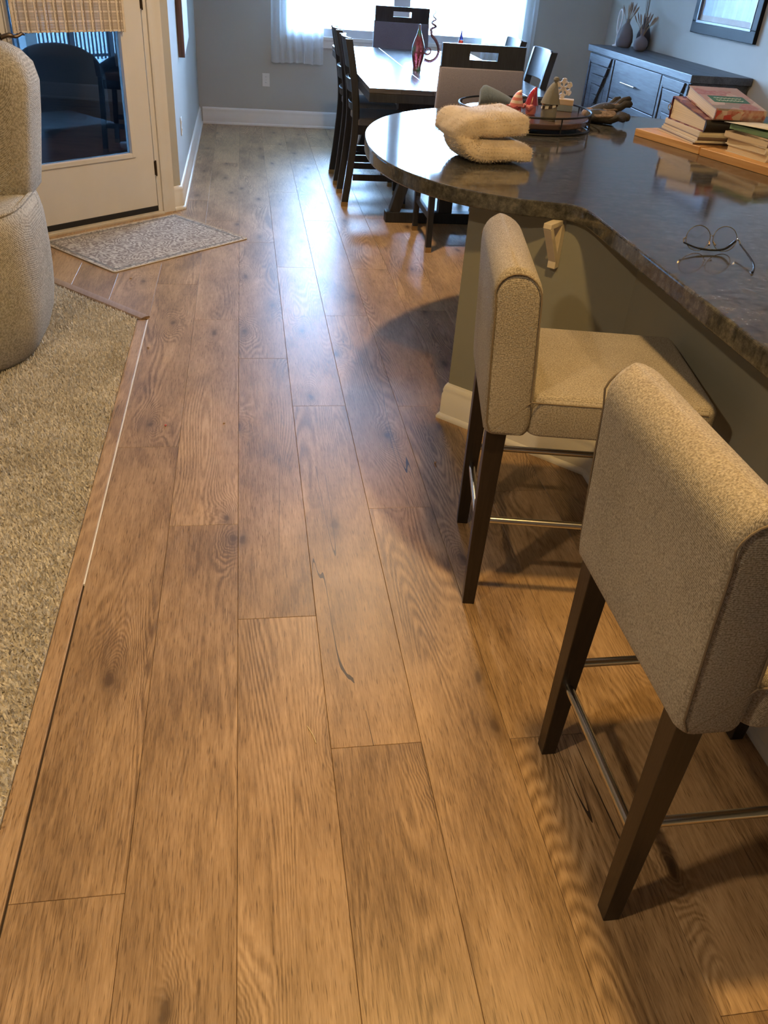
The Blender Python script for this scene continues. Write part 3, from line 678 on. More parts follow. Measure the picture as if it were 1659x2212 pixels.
vase([(.001, 0), (.045, 0), (.06, .012), (.066, .06), (.062, .12), (.046, .17), (.028, .205), (.020, .23), (.019, .265), (.015, .265), (.015, .23)], (3.765, 8.50, SZ), vblue, 'dark blue-black vase with tall dark plumes behind the round grey vase', 7, 8, .28, .07, [pm('plume_stem', (.16, .13, .09), .8), pm('plume_dark', (.04, .055, .06), .9), pm('plume_olive', (.08, .085, .06), .9)])
vase([(.001, 0), (.035, 0), (.056, .016), (.066, .05), (.062, .08), (.042, .105), (.021, .118), (.015, .13), (.014, .175), (.011, .175), (.011, .14)], (3.66, 8.29, SZ), vgrey, 'round matte grey vase with loose dried grass beside the taller vases', 15, 21, .10, .09, dried)
sc_m = pm('white_resin', (.80, .81, .82), .3, var=.02)
lp = thing('loop_sculpture', 'slim white loop sculpture on the sideboard', 'sculpture', (3.58, 8.69, SZ))
G().lathe([(.001, 0), (.03, 0), (.03, .01), (.008, .014), (.007, .02), (.001, .02)], 20).ob('foot', sc_m, lp, smooth=True)
G().tube([(0, 0, .01), (0, .003, .06), (0, 0, .11)], .007, 8).ob('stem', sc_m, lp, smooth=True)
loop = [(0, .0+.045*math.sin(2*PI*i/28)*(1-.25*math.cos(2*PI*i/28)), .205-.10*math.cos(2*PI*i/28)) for i in range(28)]
G().tube(loop, .007, 8, True).ob('loop', sc_m, lp, smooth=True)
# ------------------------------------------------------------------ glass pitcher and ornament on the table
def irid_mat(name, c1, c2, c3):
    m, ns, ls, b = nodes(name); v = coords(ns, ls)
    n = N(ns, 'ShaderNodeTexNoise', i_Scale=14.0, i_Detail=2.0); ls.new(v, n.inputs[0]); r = ramp(ns, [(.35, c1), (.5, c2), (.65, c3)]); ls.new(n.outputs[0], r.inputs[0]); ls.new(r.outputs[0], b.inputs['Base Color'])
    b.inputs['Roughness'].default_value = .06; b.inputs['Transmission Weight'].default_value = .35; b.inputs['Coat Weight'].default_value = .6; return m
gp = thing('glass_pitcher', 'red and green art glass pitcher with curling handle on the dining table', 'pitcher', (1.294, 6.87, TZ))
gm = irid_mat('red_green_glass', (.16, .02, .025), (.20, .045, .05), (.04, .17, .07)); gm2 = irid_mat('violet_glass', (.10, .04, .05), (.16, .07, .08), (.08, .05, .07))
G().lathe([(.001, 0), (.032, 0), (.03, .012), (.030, .03), (.041, .07), (.050, .12), (.045, .165), (.031, .205), (.018, .24), (.010, .27), (.007, .30), (.002, .302)], 28).ob('body', gm, gp, smooth=True)
hp = [(.05, 0, .075), (.10, 0, .065), (.145, 0, .095), (.155, 0, .15), (.13, 0, .20), (.095, 0, .235), (.088, 0, .262)]
for i in range(26):
    a = i/26*3*2*PI; hp.append((.103+.02*(1-i/34)*math.cos(a+PI), .02*(1-i/34)*math.sin(a), .27+i*.0052))
G().tube(catmull(hp, 3), [max(.011-.0001*i, .0025) for i in range(3*(len(hp)-1)+1)], 8).ob('handle', gm2, gp, smooth=True)
cl = [(.075+.032*(1-i/40)*math.cos(i*.28+2.6), 0, .135+.032*(1-i/40)*math.sin(i*.28+2.6)) for i in range(26)]
G().tube(cl, [.008-.0002*i for i in range(26)], 8).ob('curl', gm2, gp, smooth=True)
orn = thing('glass_ornament', 'pointed red and blue glass ornament behind the end chair', 'ornament', (1.62, 6.9, TZ))
G().lathe([(.001, 0), (.03, 0), (.028, .01), (.04, .05), (.035, .12), (.022, .18), (.016, .215)], 24).ob('body', irid_mat('red_glass', (.5, .03, .02), (.6, .06, .03), (.5, .05, .1)), orn, smooth=True)
G().lathe([(.016, .2155), (.008, .25), (.001, .285)], 20).ob('tip', irid_mat('blue_glass', (.03, .05, .3), (.05, .08, .4), (.03, .05, .3)), orn, smooth=True)
# ------------------------------------------------------------------ tray with gnomes
TCX, TCY, TR = 1.36, 4.275, .325
tr = thing('round_tray', 'round dark wood tray with black wire gallery rim on the counter', 'tray', (TCX, TCY, CT))
tray_m = wood('dark_tray_wood', (.035, .02, .018), (.10, .06, .055), .2, 0, 60, False)
G().lathe([(.001, .024), (TR-.014, .024), (TR-.010, .028), (TR-.010, .046), (TR-.014, .049), (.001, .049)], 56).ob('base_disc', tray_m, tr, smooth=True)
for z in (.0055, .075): G().tube([(TR*math.cos(2*PI*i/56), TR*math.sin(2*PI*i/56), z) for i in range(56)], .0045, 8, True).ob('wire_ring', black_m, tr, smooth=True)
for i in range(8):
    a = 2*PI*(i+.35)/8; x, y = TR*math.cos(a), TR*math.sin(a); p_ = G().tube([(x, y, .005), (x, y, .076)], .0035, 6).ob('post', black_m, tr, smooth=True)
    G().tube([(x, y, .036), (x*.965, y*.965, .036)], .003, 6).ob('peg', black_m, p_)
TZ2 = CT+.0495
red_m = pm('gnome_red', (.30, .03, .035), .45); pink_m = pm('gnome_pink', (.62, .19, .17), .5); cream_m = pm('gnome_cream', (.72, .56, .46), .6); skin_m = pm('gnome_skin', (.6, .36, .26), .6)
def bent_hat(r0, h, bend, n=10, m=20, sx=1):
    g = G(); rings = []
    for i in range(n+1):
        t = i/n; r = r0*(1-t)**.75+.004; off = bend*t**3
        rings.append([(off+r*math.cos(2*PI*j/m), r*math.sin(2*PI*j/m)*sx, h*t-.008*t**4) for j in range(m)])
    return g, rings
def gnome(loc, rz, label, bodym, hatms, hb, hh, r, bend, extra=None):
    t = thing('gnome_figurine', label, 'figurine', loc, rz, group=None)
    G().lathe([(.001, 0), (r*.92, 0), (r, hb*.15), (r*.98, hb*.5), (r*.85, hb), (.001, hb)], 24).ob('body', bodym, t, smooth=True)
    g, rings = bent_hat(r*1.12, hh, bend, 12)
    rings = [[(x, y, z+hb*.82) for x, y, z in q] for q in rings]
    for i in range(12):
        gg = G(); gg.loft(rings[i:i+2]); gg.ob('hat_band', hatms[(i//2) % len(hatms)], t, smooth=True)
    g = G(); g.loft([[(-r*1.0+.008*math.cos(PI*k/6)*1, .008*math.sin(PI*k/6)*math.cos(2*PI*j/10), hb*.80+.008*math.sin(PI*k/6)*math.sin(2*PI*j/10)) for j in range(10)] for k in range(7)]); g.ob('nose', skin_m, t, smooth=True)
    if extra: extra(t, r, hb)
    return t
def arms(m):
    def f(t, r, hb):
        for s in (-1, 1): G().tube([(-r*.3, s*r*.9, hb*.75), (-r*1.1, s*r*1.05, hb*.6), (-r*1.45, s*r*.6, hb*.72)], [.011, .012, .009], 8).ob('arm', m, t, smooth=True)
    return f
gnome((1.283, 4.172, TZ2), R(10), 'small gnome in dark red with a pink and white striped hat', red_m, [pink_m, cream_m], .052, .075, .027, .016, arms(red_m))
gnome((1.378, 4.236, TZ2), R(15), 'small gnome with a pink body and glossy red hat', pink_m, [pm('gloss_red', (.33, .025, .04), .15, coat=.5)], .05, .085, .026, .014, arms(pink_m))
felt_m = pm('grey_felt', (.22, .215, .20), .95, bump=.5, bs=400); check_w = pm('scarf_white', (.7, .68, .64), .9); check_b = pm('scarf_black', (.05, .035, .035), .9)
def felt(t, r, hb):
    for i in range(14):
        a0, a1 = 2*PI*i/14, 2*PI*(i+1)/14; rr = r*.93
        G().loft([[(k*math.cos(a), k*math.sin(a), z-.010*math.cos(a+PI)) for k, z in ((rr, hb*.66), (rr+.006, hb*.66), (rr+.004, hb*.80), (rr-.002, hb*.80))] for a in (a0, a1)]).ob('scarf_check', (check_w, check_b)[i % 2], t)
    G().lathe([(.001, 0), (.010, .003), (.0135, .012), (.010, .021), (.001, .024)], 14, (.012, 0, hb*.82+.088)).ob('pompom', felt_m, t, smooth=True)
gnome((1.425, 4.10, TZ2), R(12), 'tall grey felt gnome with a pompom hat and checked scarf', felt_m, [felt_m], .085, .10, .037, .012, felt)
bk = thing('snowflake_block', 'two-tone wooden block topped with a white snowflake cutout', 'ornament', (1.585, 4.40, TZ2), R(-20))
G().box(-.062, .062, -.026, .026, 0, .028).ob('lower_block', pm('blue_grey_paint', (.22, .27, .31), .5), bk, bev=.002)
G().box(-.062, .062, -.026, .026, .0282, .054).ob('upper_block', wood('pale_pine', (.45, .33, .22), (.66, .53, .40), .55, 0, 60), bk, bev=.002)
g = G(); fm = pm('white_wood', (.74, .66, .56), .55); cz = .054+.046
for k in range(6):
    a = R(30+60*k); d = Vector((math.cos(a), 0, math.sin(a))); c_ = Vector((0, 0, cz))
    g.beam(c_, c_+d*.046, .009, .012, (0, 1, 0))
    for rr, L in ((.023, .017), (.036, .012)):
        for s in (-1, 1):
            e = Vector((math.cos(a+s*R(58)), 0, math.sin(a+s*R(58)))); g.beam(c_+d*rr, c_+d*rr+e*L, .008, .0115, (0, 1, 0))
g.ob('snowflake', fm, bk)
# folded grey-green cloth on the tray
nap_m = weave('sage_cloth', (.065, .085, .105), (.125, .155, .185), 2600, .4, dist=.001)
g = G(); secs = []
for i in range(13):
    t = i/12; x = -.075+.18*t; h = .075*(1-t)**.7*min(1, .55+t*4)+.016; w = .06+.012*math.sin(t*5)
    secs.append([(x+.004*math.sin(q*3), w*math.cos(q), max(0, .006+h*math.sin(q)) if q <= PI else .0) for q in [2*PI*j/20 for j in range(20)]])
g.loft(secs); tag(g.ob('folded_cloth', nap_m, smooth=True, ang=60, loc=(1.255, 4.47, TZ2), rotz=R(-12)), 'folded grey-green cloth at the back of the round tray', 'cloth')
# ------------------------------------------------------------------ fleece
def fleece_mat():
    m, ns, ls, b = nodes('cream_fleece'); v = coords(ns, ls)
    n = N(ns, 'ShaderNodeTexNoise', i_Scale=120.0, i_Detail=4.0); ls.new(v, n.inputs[0]); n2 = N(ns, 'ShaderNodeTexNoise', i_Scale=16.0, i_Detail=3.0); ls.new(v, n2.inputs[0])
    r = ramp(ns, [(.25, (.50, .40, .29)), (.75, (.74, .63, .50))]); ls.new(n2.outputs[0], r.inputs[0]); ls.new(r.outputs[0], b.inputs['Base Color'])
    ad = N(ns, 'ShaderNodeMath', operation='MULTIPLY_ADD', i_1=.35); ls.new(n.outputs[0], ad.inputs[0]); ls.new(n2.outputs[0], ad.inputs[2])
    bp = N(ns, 'ShaderNodeBump', i_Strength=.7, i_Distance=.006); ls.new(ad.outputs[0], bp.inputs['Height']); ls.new(bp.outputs[0], b.inputs['Normal'])
    b.inputs['Roughness'].default_value = .95; b.inputs['Sheen Weight'].default_value = .5; b.inputs['Specular IOR Level'].default_value = .1; return m
fle_m = fleece_mat()
fl = thing('fleece_blanket', 'cream fleece folded in two thick layers on the granite counter', 'blanket', (.955, 3.42, CT+.0006), R(14))
def fold():
    rd = random.Random(5); ph = [rd.random()*6 for _ in range(8)]
    path = catmull([(.115, 0, .040), (.05, 0, .041), (-.04, 0, .040), (-.095, 0, .044), (-.122, 0, .078), (-.100, 0, .116), (-.03, 0, .122), (.055, 0, .128), (.138, 0, .134)], 6)
    n = len(path); m = 36; rings = []
    for i, p in enumerate(path):
        t = i/(n-1); a_ = path[max(i-1, 0)]; b_ = path[min(i+1, n-1)]; tg = (b_-a_).normalized(); nr = Vector((-tg.z, 0, tg.x))
        up = t > .5; e = min(1, (min(t, 1-t)*18+.30))**.6 if 0 < i < n-1 else .35
        T = (.038 if not up else .048)*(1+.10*math.sin(9*t+ph[0]))*e; D = (.120 if not up else .140)*(1-.18*math.exp(-((t-.5)/.09)**2))*(.55+.45*e)
        yc = (.0 if not up else .045)+.02*math.sin(5*t+ph[1])-.05*max(0, (.30-t))*2
        ring = []
        for j in range(m):
            q = 2*PI*j/m; c, sn = math.cos(q), math.sin(q)
            wr = 1+.06*math.sin(21*t+ph[2]+3*c)+.05*math.sin(34*t+ph[3]-2*sn)+.04*math.sin(3*q+13*t+ph[4])
            k = (abs(sn)**.5)*(1 if sn > 0 else -1); pt = p+nr*T*k*(wr if (up or k > 0) else 1); ring.append((pt.x+.012*c*math.sin(7*t+ph[5]), yc+D*(abs(c)**.6)*(1 if c > 0 else -1)*(1+.03*math.sin(25*t+ph[6])), max(pt.z, .0005)))
        rings.append(ring)
    return G().loft(rings).ob('folded_fleece', fle_m, fl, smooth=True, ang=180)
fold()
def fuzz():
    rd = random.Random(4); g = G(); pts = []
    for ob_ in list(fl.children):
        for p in ob_.data.polygons:
            if p.center.z < .004 or p.area < 1e-6: continue
            for k in range(6):
                vs = [ob_.data.vertices[i].co for i in p.vertices]; w = [rd.random() for _ in vs]; sw = sum(w); q = sum((v*a for v, a in zip(vs, w)), Vector())/sw
                nn = (p.normal+Vector((rd.random()-.5, rd.random()-.5, rd.random()-.5))*1.1).normalized(); sd = nn.orthogonal().normalized()*.0009
                g.add([q-sd, q+sd, q+nn*(.005+.006*rd.random())], [(0, 1, 2)])
    me = bpy.data.meshes.new('fuzz'); me.from_pydata(g.v, [], g.f); me.materials.append(fle_m)
    o = bpy.data.objects.new('fuzz', me); C.objects.link(o); o.parent = fl; tag(o, kind='stuff')
fuzz()
# ------------------------------------------------------------------ work gloves
glv_m = pm('brown_glove_leather', (.022, .018, .016), .75, var=.35, vs=40, bump=.5, bs=150); fur_m = pm('tan_glove_lining', (.15, .105, .08), .9, var=.4, vs=60, bump=.8, bs=180)
def glove(loc, rz, label, tilt, seed, lift):
    t = thing('work_glove', label, 'glove', loc, rz, 'dark work gloves by the tray'); rd = random.Random(seed)
    g = G(); rings = []
    for i in range(11):
        u = i/10; x = -.13+.15*u; hy = .042+.016*math.sin(u*2.2); hz = .024+.008*math.sin(u*PI); z = hz+.002+lift*u
        rings.append([(x, hy*math.cos(a)*(1+.06*math.sin(3*a+seed)), z+hz*math.sin(a)) for a in [2*PI*j/20 for j in range(20)]])
    g.loft(rings)
    for k, (y, L, sp) in enumerate(((-.040, .085, -.18), (-.013, .10, -.05), (.014, .098, .05), (.040, .08, .2))):
        base_ = Vector((.005, y, .030+lift)); d = Vector((math.cos(sp), math.sin(sp), tilt*(.4+.5*rd.random()))).normalized()
        g.tube([base_-d*.03, base_+d*.02, base_+d*L*.55+Vector((0, 0, .012)), base_+d*L*.9+Vector((0, 0, .004)), base_+d*L], [.017, .018, .0175, .016, .008], 12)
    g.tube([(-.07, .035, .03), (-.035, .075, .036), (.0, .095, .032), (.022, .10, .028)], [.02, .02, .018, .010], 12)
    g.ob('glove_shell', glv_m, t, smooth=True, ang=60)
    g = G(); g.lathe([(.030, -.012), (.038, -.006), (.040, .008), (.034, .016), (.026, .012), (.024, -.004)], 24); g.xf(TM((-.128, 0, .030), ry=R(90)) @ Matrix.Diagonal((.72, 1.12, 1, 1))); g.ob('cuff', fur_m, t, smooth=True, ang=70)
    g = G(); pillow(g, .055, .022, .0, .012, .005, .02); g.xf(TM((-.02, -.035, .045+lift*.5), rx=R(35), ry=R(-6))); g.ob('patch', fur_m, t, smooth=True)
glove((1.84, 4.36, CT), R(-28), 'dark brown work glove with tan lining, lying flat on the counter', .12, 3, .0)
glove((1.90, 4.50, CT+.0), R(8), 'dark brown work glove propped with raised fingers behind the flat one', .55, 8, .03)
# ------------------------------------------------------------------ eyeglasses
eg = thing('eyeglasses', 'gold wire eyeglasses with black temples on the granite counter', 'eyeglasses', (1.235, 2.225, CT), R(-2))
gold_m = pm('gold_wire', (.75, .56, .30), .15, metal=1, var=.03); tmp_m = pm('black_acetate', (.012, .012, .014), .2)
lens_m = glassy('clear_lens', (.98, .98, .98))
for cx in (.052, .134):
    rim = [(cx+.037*math.cos(2*PI*i/32), .010*math.sin(2*PI*i/32)+.010, .037+.033*math.sin(2*PI*i/32)) for i in range(32)]
    rm = G().tube(rim, .0012, 6, True).ob('rim', gold_m, eg, smooth=True)
    G().add([(cx, .010, .037)]+[(cx+.0365*math.cos(2*PI*i/32), .010*math.sin(2*PI*i/32)+.010, .037+.0325*math.sin(2*PI*i/32)) for i in range(32)], [(0, i+1, (i+1) % 32+1) for i in range(32)]).ob('lens', lens_m, rm)
G().tube(catmull([(.0885, .013, .042), (.093, .014, .045), (.0975, .013, .042)], 4), .0012, 6).ob('bridge', gold_m, eg, smooth=True)
for cx, s in ((.086, -1), (.100, 1)): G().tube([(cx, .010, .030), (cx, .002, .026), (cx+s*.003, -.004, .022)], [.0012, .0012, .003], 6).ob('nose_pad', gold_m, eg, smooth=True)
for cx, s in ((.014, -1), (.172, 1)): G().tube([(cx, .010, .038), (cx+s*.007, .008, .034), (cx+s*.008, .0, .026)], .0018, 6).ob('hinge', gold_m, eg, smooth=True)
G().tube(catmull([(.006, .0, .026), (.05, -.006, .013), (.10, -.008, .009), (.135, -.006, .014), (.165, .004, .034)], 5), [.0022]*6+[.003]*10+[.0034]*5, 8).ob('temple', tmp_m, eg, smooth=True)
G().tube(catmull([(.180, .0, .026), (.172, -.06, .020), (.160, -.125, .014), (.148, -.16, .008), (.132, -.185, .0035)], 5), [.0022]*6+[.003]*10+[.0034]*5, 8).ob('temple', tmp_m, eg, smooth=True)
# ------------------------------------------------------------------ cutting boards and books
cb_m = wood('maple_board', (.42, .21, .075), (.62, .36, .15), .4, 1, 60)
def board(loc, L, Wd, rz, label):
    t = thing('cutting_board', label, 'cutting board', loc, rz, 'wooden cutting boards under the books')
    n = 6
    for i in range(n): G().box(i*Wd/n+.0003, (i+1)*Wd/n-.0003, -L, 0, 0, .032).ob('strip', cb_m, t, bev=.0015, seg=1)
RZB = math.atan2(.129, .395)
board((1.868, 4.082, CT+.0002), .43, .44, RZB, 'orange wood cutting board under the book stack topped by the big cookbook')
board((1.996, 3.652, CT+.0002), .50, .44, RZB, 'orange wood cutting board under the book stack topped by loose papers')
BZ = CT+.0322
page_m = pm('paper_pages', (.60, .50, .37), .9, var=.25, vs=1, stretch=(1, 1, 500)); 
def book(loc, L, Wd, th, rz, cover, label, spine='x', tilt=(0, 0), hard=True, pages=page_m, group='cookbooks on the counter', top=None):
    """L along local y, Wd along local x; spine on -y side facing the room"""
    t = thing('book', label, 'book', loc, rz, group); t.rotation_euler.x, t.rotation_euler.y = tilt
    ct = .003 if hard else .0009; ov = .004 if hard else .0
    G().box(ov, Wd-ov, ov*.5, L-ov, ct, th-ct).ob('pages', pages, t)
    G().box(0, Wd, 0, L, 0, ct-.0001).ob('back_cover', cover, t)
    c = G().box(0, Wd, 0, L, th-ct+.0001, th).ob('front_cover', top or cover, t)
    g = G(); k = .006 if hard else .002
    g.loft([[(x, -k*math.sin(PI*i/6), th*i/6) for i in range(7)]+[(x, .002, th), (x, .002, 0)] for x in (0, Wd)]); g.ob('spine', cover, t, smooth=True)
    return t, c
def cover_mat(name, cols, sc=9, rough=.35):
    m, ns, ls, b = nodes(name); v = coords(ns, ls)
    vo = N(ns, 'ShaderNodeTexVoronoi', i_Scale=sc); ls.new(v, vo.inputs['Vector']); sp = N(ns, 'ShaderNodeSeparateColor'); ls.new(vo.outputs['Color'], sp.inputs[0])
    nz = N(ns, 'ShaderNodeTexNoise', i_Scale=50.0, i_Detail=3.0); ls.new(v, nz.inputs[0]); ad = N(ns, 'ShaderNodeMath', operation='MULTIPLY_ADD', i_1=.3, i_2=-.15); ls.new(nz.outputs[0], ad.inputs[0])
    a2 = N(ns, 'ShaderNodeMath', operation='ADD'); ls.new(sp.outputs[0], a2.inputs[0]); ls.new(ad.outputs[0], a2.inputs[1])
    r = ramp(ns, [(i/len(cols), c) for i, c in enumerate(cols)]); ls.new(a2.outputs[0], r.inputs[0]); ls.new(r.outputs[0], b.inputs['Base Color']); b.inputs['Roughness'].default_value = rough; return m
cvA = cover_mat('cookbook_photo_cover', [(.42, .35, .30), (.30, .09, .08), (.50, .42, .37), (.24, .21, .18), (.38, .25, .21)], 14)
white_c = pm('cream_cover', (.66, .60, .50), .5); mar = pm('maroon_cover', (.10, .02, .03), .4); marc = cover_mat('maroon_pattern', [(.10, .015, .025), (.13, .02, .03), (.45, .26, .20), (.10, .02, .03)], 22)
grn = pm('dark_green_cover', (.035, .075, .06), .45); ltg = pm('pale_green_paper', (.25, .42, .27), .7); blk = pm('black_cover', (.018, .016, .018), .45); brn = pm('brown_cover', (.14, .09, .07), .5)
bx0, by0 = 1.995, 3.715
z = BZ
for i, (th, L, Wd, dx, dy, rz, cv, lb) in enumerate(((.008, .36, .30, -.005, .005, 2, brn, 'thin brown magazine at the bottom of the stack under the big cookbook'), (.009, .37, .30, .0, .0, -1, white_c, 'thin white magazine second from the bottom under the big cookbook'), (.013, .35, .29, .012, .006, 1, brn, 'brown softcover recipe book below the white paperback'), (.022, .36, .29, .018, .012, 0, white_c, 'thick white paperback just under the maroon ring binder'))):
    book((bx0+dx, by0+dy, z), L, Wd, th, R(rz), cv, lb, hard=False); z += th+.0003
# ring binder: wedge
bd = thing('ring_binder', 'maroon patterned ring binder stuffed with pages under the big cookbook', 'binder', (bx0+.03, by0+.005, z), R(2), 'cookbooks on the counter')
bt = R(7.5)
G().box(0, .215, 0, .345, 0, .004).ob('back_cover', marc, bd)
G().loft([[(x, .008, .0045), (x, .335, .0045), (x, .335, .0045+.052+.327*math.sin(bt)*.0), (x, .335, .046+.335*math.tan(bt)), (x, .008, .046)] for x in (.006, .209)]).ob('pages', page_m, bd)
G().box(0, .215, 0, .348, 0, .004, TM((0, 0, .0475), rx=bt)).ob('front_cover', marc, bd)
G().loft([[(x, -.012*math.sin(PI*i/6), .050*i/6) for i in range(7)]+[(x, .003, .05), (x, .003, 0)] for x in (0, .215)]).ob('spine', blk, bd, smooth=True)
ep = G().loft([[(x, .338, .004), (x, .349, .03), (x, .349, .075), (x, .343, .092)] for x in (0.0, .215)]).ob('end_panel', mar, bd)
G().tube([(-.004, .345+.013*math.cos(a), .05+.013*math.sin(a)) for a in [2*PI*i/16 for i in range(16)]], .0025, 6, True).ob('finger_ring', steel_m, bd, smooth=True)
for k in (0, 1): G().tube([(.05+.02*k, .347+.012*math.sin(a), .030+.022*math.cos(a)) for a in [PI*i/10 for i in range(11)]], .0011, 6).ob('wire_loop', black_m, bd, smooth=True)
zb = z+.0525
t1, c1 = book((bx0+.055, by0-.005, zb), .35, .235, .048, R(-4), cvA, 'thick cookbook with food photo cover, top of the stack on the board', tilt=(bt, 0))
G().box(.03, .20, .10, .20, .0482, .0486).ob('title_panel', pm('title_green', (.03, .13, .08), .4), t1)
for k in range(2):
    wv = [(.05+.13*i/24, .165-.035*k+.006*math.sin(i*1.9+k), .0489) for i in range(25)]
    G().tube(wv, .0022, 5, flat=.3).ob('title_mark', pm('title_white', (.75, .75, .7), .5), t1)
G().box(.004, .13, -.0075, -.0062, .006, .042).ob('spine_picture', cover_mat('spine_print', [(.45, .35, .28), (.40, .05, .05), (.30, .08, .06), (.5, .38, .3)], 40), t1)
# meal planner with lettering
mp_ = thing('meal_planner', 'dark green planner lettered in white, squeezed between the two book stacks', 'book', (2.268, 3.70, z+.001), R(-4), 'cookbooks on the counter')
G().box(.004, .25, .004, .20, .003, .047).ob('pages', page_m, mp_); G().box(0, .254, 0, .204, 0, .0029).ob('back_cover', grn, mp_); G().box(0, .254, 0, .204, .0471, .05).ob('front_cover', grn, mp_); G().box(0, .254, -.004, .0035, .0, .05).ob('spine', grn, mp_)
def text(body, size, M, mat, parent, name):
    cu = bpy.data.curves.new('lettering', 'FONT'); cu.body = body; cu.size = size; cu.extrude = .0003; cu.resolution_u = 3
    tmp = bpy.data.objects.new('lettering_tmp', cu); C.objects.link(tmp); bpy.context.view_layer.update()
    me = bpy.data.meshes.new_from_object(tmp.evaluated_get(bpy.context.evaluated_depsgraph_get())); bpy.data.objects.remove(tmp)
    me.transform(M); me.materials.clear(); me.materials.append(mat); o = bpy.data.objects.new(name, me); C.objects.link(o); o.parent = parent; return o
wl = pm('white_lettering', (.7, .68, .62), .5)
text('MEAL', .024, TM((.035, -.0044, .027), rx=R(90)), wl, mp_, 'lettering'); text('PL', .024, TM((.008, -.0044, .004), rx=R(90)), wl, mp_, 'lettering')
# second stack
z = BZ; ox, oy = 2.150, 3.375
for th, L, Wd, dx, dy, rz, cv, lb, hd_, top_ in ((.028, .24, .22, .0, .0, 14, white_c, 'cream hardback at the bottom of the stack topped by loose papers', True, None), (.026, .245, .22, -.008, .01, 12, white_c, 'cream hardback second from the bottom under the spiral cookbook', True, None),
        (.024, .25, .23, -.004, .012, 16, cover_mat('spiral_print', [(.3, .22, .17), (.45, .35, .27), (.12, .07, .06)], 14), 'brown spiral cookbook in the middle of the stack by the board edge', False, None), (.008, .24, .22, .004, .01, 10, blk, 'thin black folder under the pale green papers', False, None),
        (.020, .24, .22, .012, .02, 17, ltg, 'pale green paper pad near the top of the stack', False, None)):
    book((ox+dx, oy+dy, z), L, Wd, th, R(rz), cv, lb, hard=hd_, pages=page_m if cv is not ltg else ltg, top=top_); z += th+.0003
pp = G(); n = 12; V = []
for j in (0, 1):
    for i in range(n+1):
        u = i/n; V.append((.0+.21*u, .22*j, .001+.012*(1-u)**3*(1 if j == 0 else .4)))
pp.v = V; pp.f = [(i, i+1, n+2+i, n+1+i) for i in range(n)]
o = pp.ob('paper_sheet', pm('white_paper', (.72, .68, .60), .8), smooth=True, ang=180, loc=(ox-.015, oy+.045, z+.0004), rotz=R(20)); o.modifiers.new('thickness', 'SOLIDIFY').thickness = .0006
tag(o, 'loose white sheet with a curled edge on the second book stack', 'paper')
# ------------------------------------------------------------------ recliner
rc = thing('recliner', 'beige tweed recliner on the carpet beside the glass door', 'armchair')
def lower_ring(z, ins, rcn=.42): return [(-1.45+x, 3.80+y, z) for x, y in rrect(.545-ins, .54-ins, rcn-ins*.5, 8)]
g = G(); prof = [(.006, .10), (.02, .075), (.06, .05), (.13, .025), (.22, .010), (.32, .002), (.42, .0), (.52, .001), (.58, .004), (.622, .011), (.648, .022), (.664, .038), (.674, .062), (.678, .11)]
g.loft([lower_ring(z, i) for z, i in prof]); lowb = g.ob('base_body', rec_m, rc, smooth=True, ang=180)
G().tube([(x, y, z+.004) for x, y, z in lower_ring(.660, .032)], .0085, 8, True).ob('piping', rec_m, lowb, smooth=True)
g = G(); rings = []
for z, xr, hy, ins in ((.64, -.935, .21, .012), (.66, -.925, .218, .004), (.75, -.915, .225, 0), (.95, -.885, .225, 0), (1.08, -.868, .21, 0), (1.15, -.872, .19, .008), (1.195, -.895, .16, .02), (1.22, -.93, .125, .03), (1.232, -.985, .08, .04)):
    hx = (xr+1.95)/2; rings.append([((xr-1.95)/2+x, 4.0+y+.03*(z-.6), z) for x, y in rrect(hx-ins, hy, min(.13, hy*.95), 8)])
g.loft(rings); upb = g.ob('back_cushion', rec_m, rc, smooth=True, ang=180)
for dx in (0, .022):
    G().tube(catmull([(-1.07-dx, 3.785, .68), (-1.06-dx, 3.778, .80), (-1.04-dx, 3.782, .95), (-1.02-dx, 3.803, 1.08), (-1.02-dx, 3.828, 1.15), (-1.025-dx, 3.860, 1.195), (-1.035-dx, 3.895, 1.22), (-1.05-dx, 3.94, 1.232)], 5), .007, 8).ob('piping', rec_m, upb, smooth=True)
# ------------------------------------------------------------------ door mat
def rug_mat():
    m, ns, ls, b = nodes('faded_rug'); v = coords(ns, ls)
    d = N(ns, 'ShaderNodeTexNoise', i_Scale=9.0, i_Detail=3.0); ls.new(v, d.inputs[0])
    wv = N(ns, 'ShaderNodeVectorMath', operation='SCALE'); ls.new(d.outputs[1], wv.inputs[0]); wv.inputs['Scale'].default_value = .16
    ad = N(ns, 'ShaderNodeVectorMath', operation='ADD'); ls.new(v, ad.inputs[0]); ls.new(wv.outputs[0], ad.inputs[1])
    vo = N(ns, 'ShaderNodeTexVoronoi', i_Scale=9.0); ls.new(ad.outputs[0], vo.inputs['Vector'])
    sn = N(ns, 'ShaderNodeMath', operation='MULTIPLY', i_1=34.0); ls.new(vo.outputs['Distance'], sn.inputs[0]); si = N(ns, 'ShaderNodeMath', operation='SINE'); ls.new(sn.outputs[0], si.inputs[0])
    w = N(ns, 'ShaderNodeTexNoise', i_Scale=38.0, i_Detail=5.0, i_Roughness=.7); ls.new(v, w.inputs[0])
    a = N(ns, 'ShaderNodeMath', operation='MULTIPLY_ADD', i_1=.16); ls.new(si.outputs[0], a.inputs[0]); ls.new(w.outputs[0], a.inputs[2])
    r = ramp(ns, [(.40, (.23, .20, .185)), (.52, (.37, .34, .31)), (.66, (.50, .465, .42))]); ls.new(a.outputs[0], r.inputs[0]); ls.new(r.outputs[0], b.inputs['Base Color'])
    b.inputs['Roughness'].default_value = .95; b.inputs['Specular IOR Level'].default_value = .1; return m
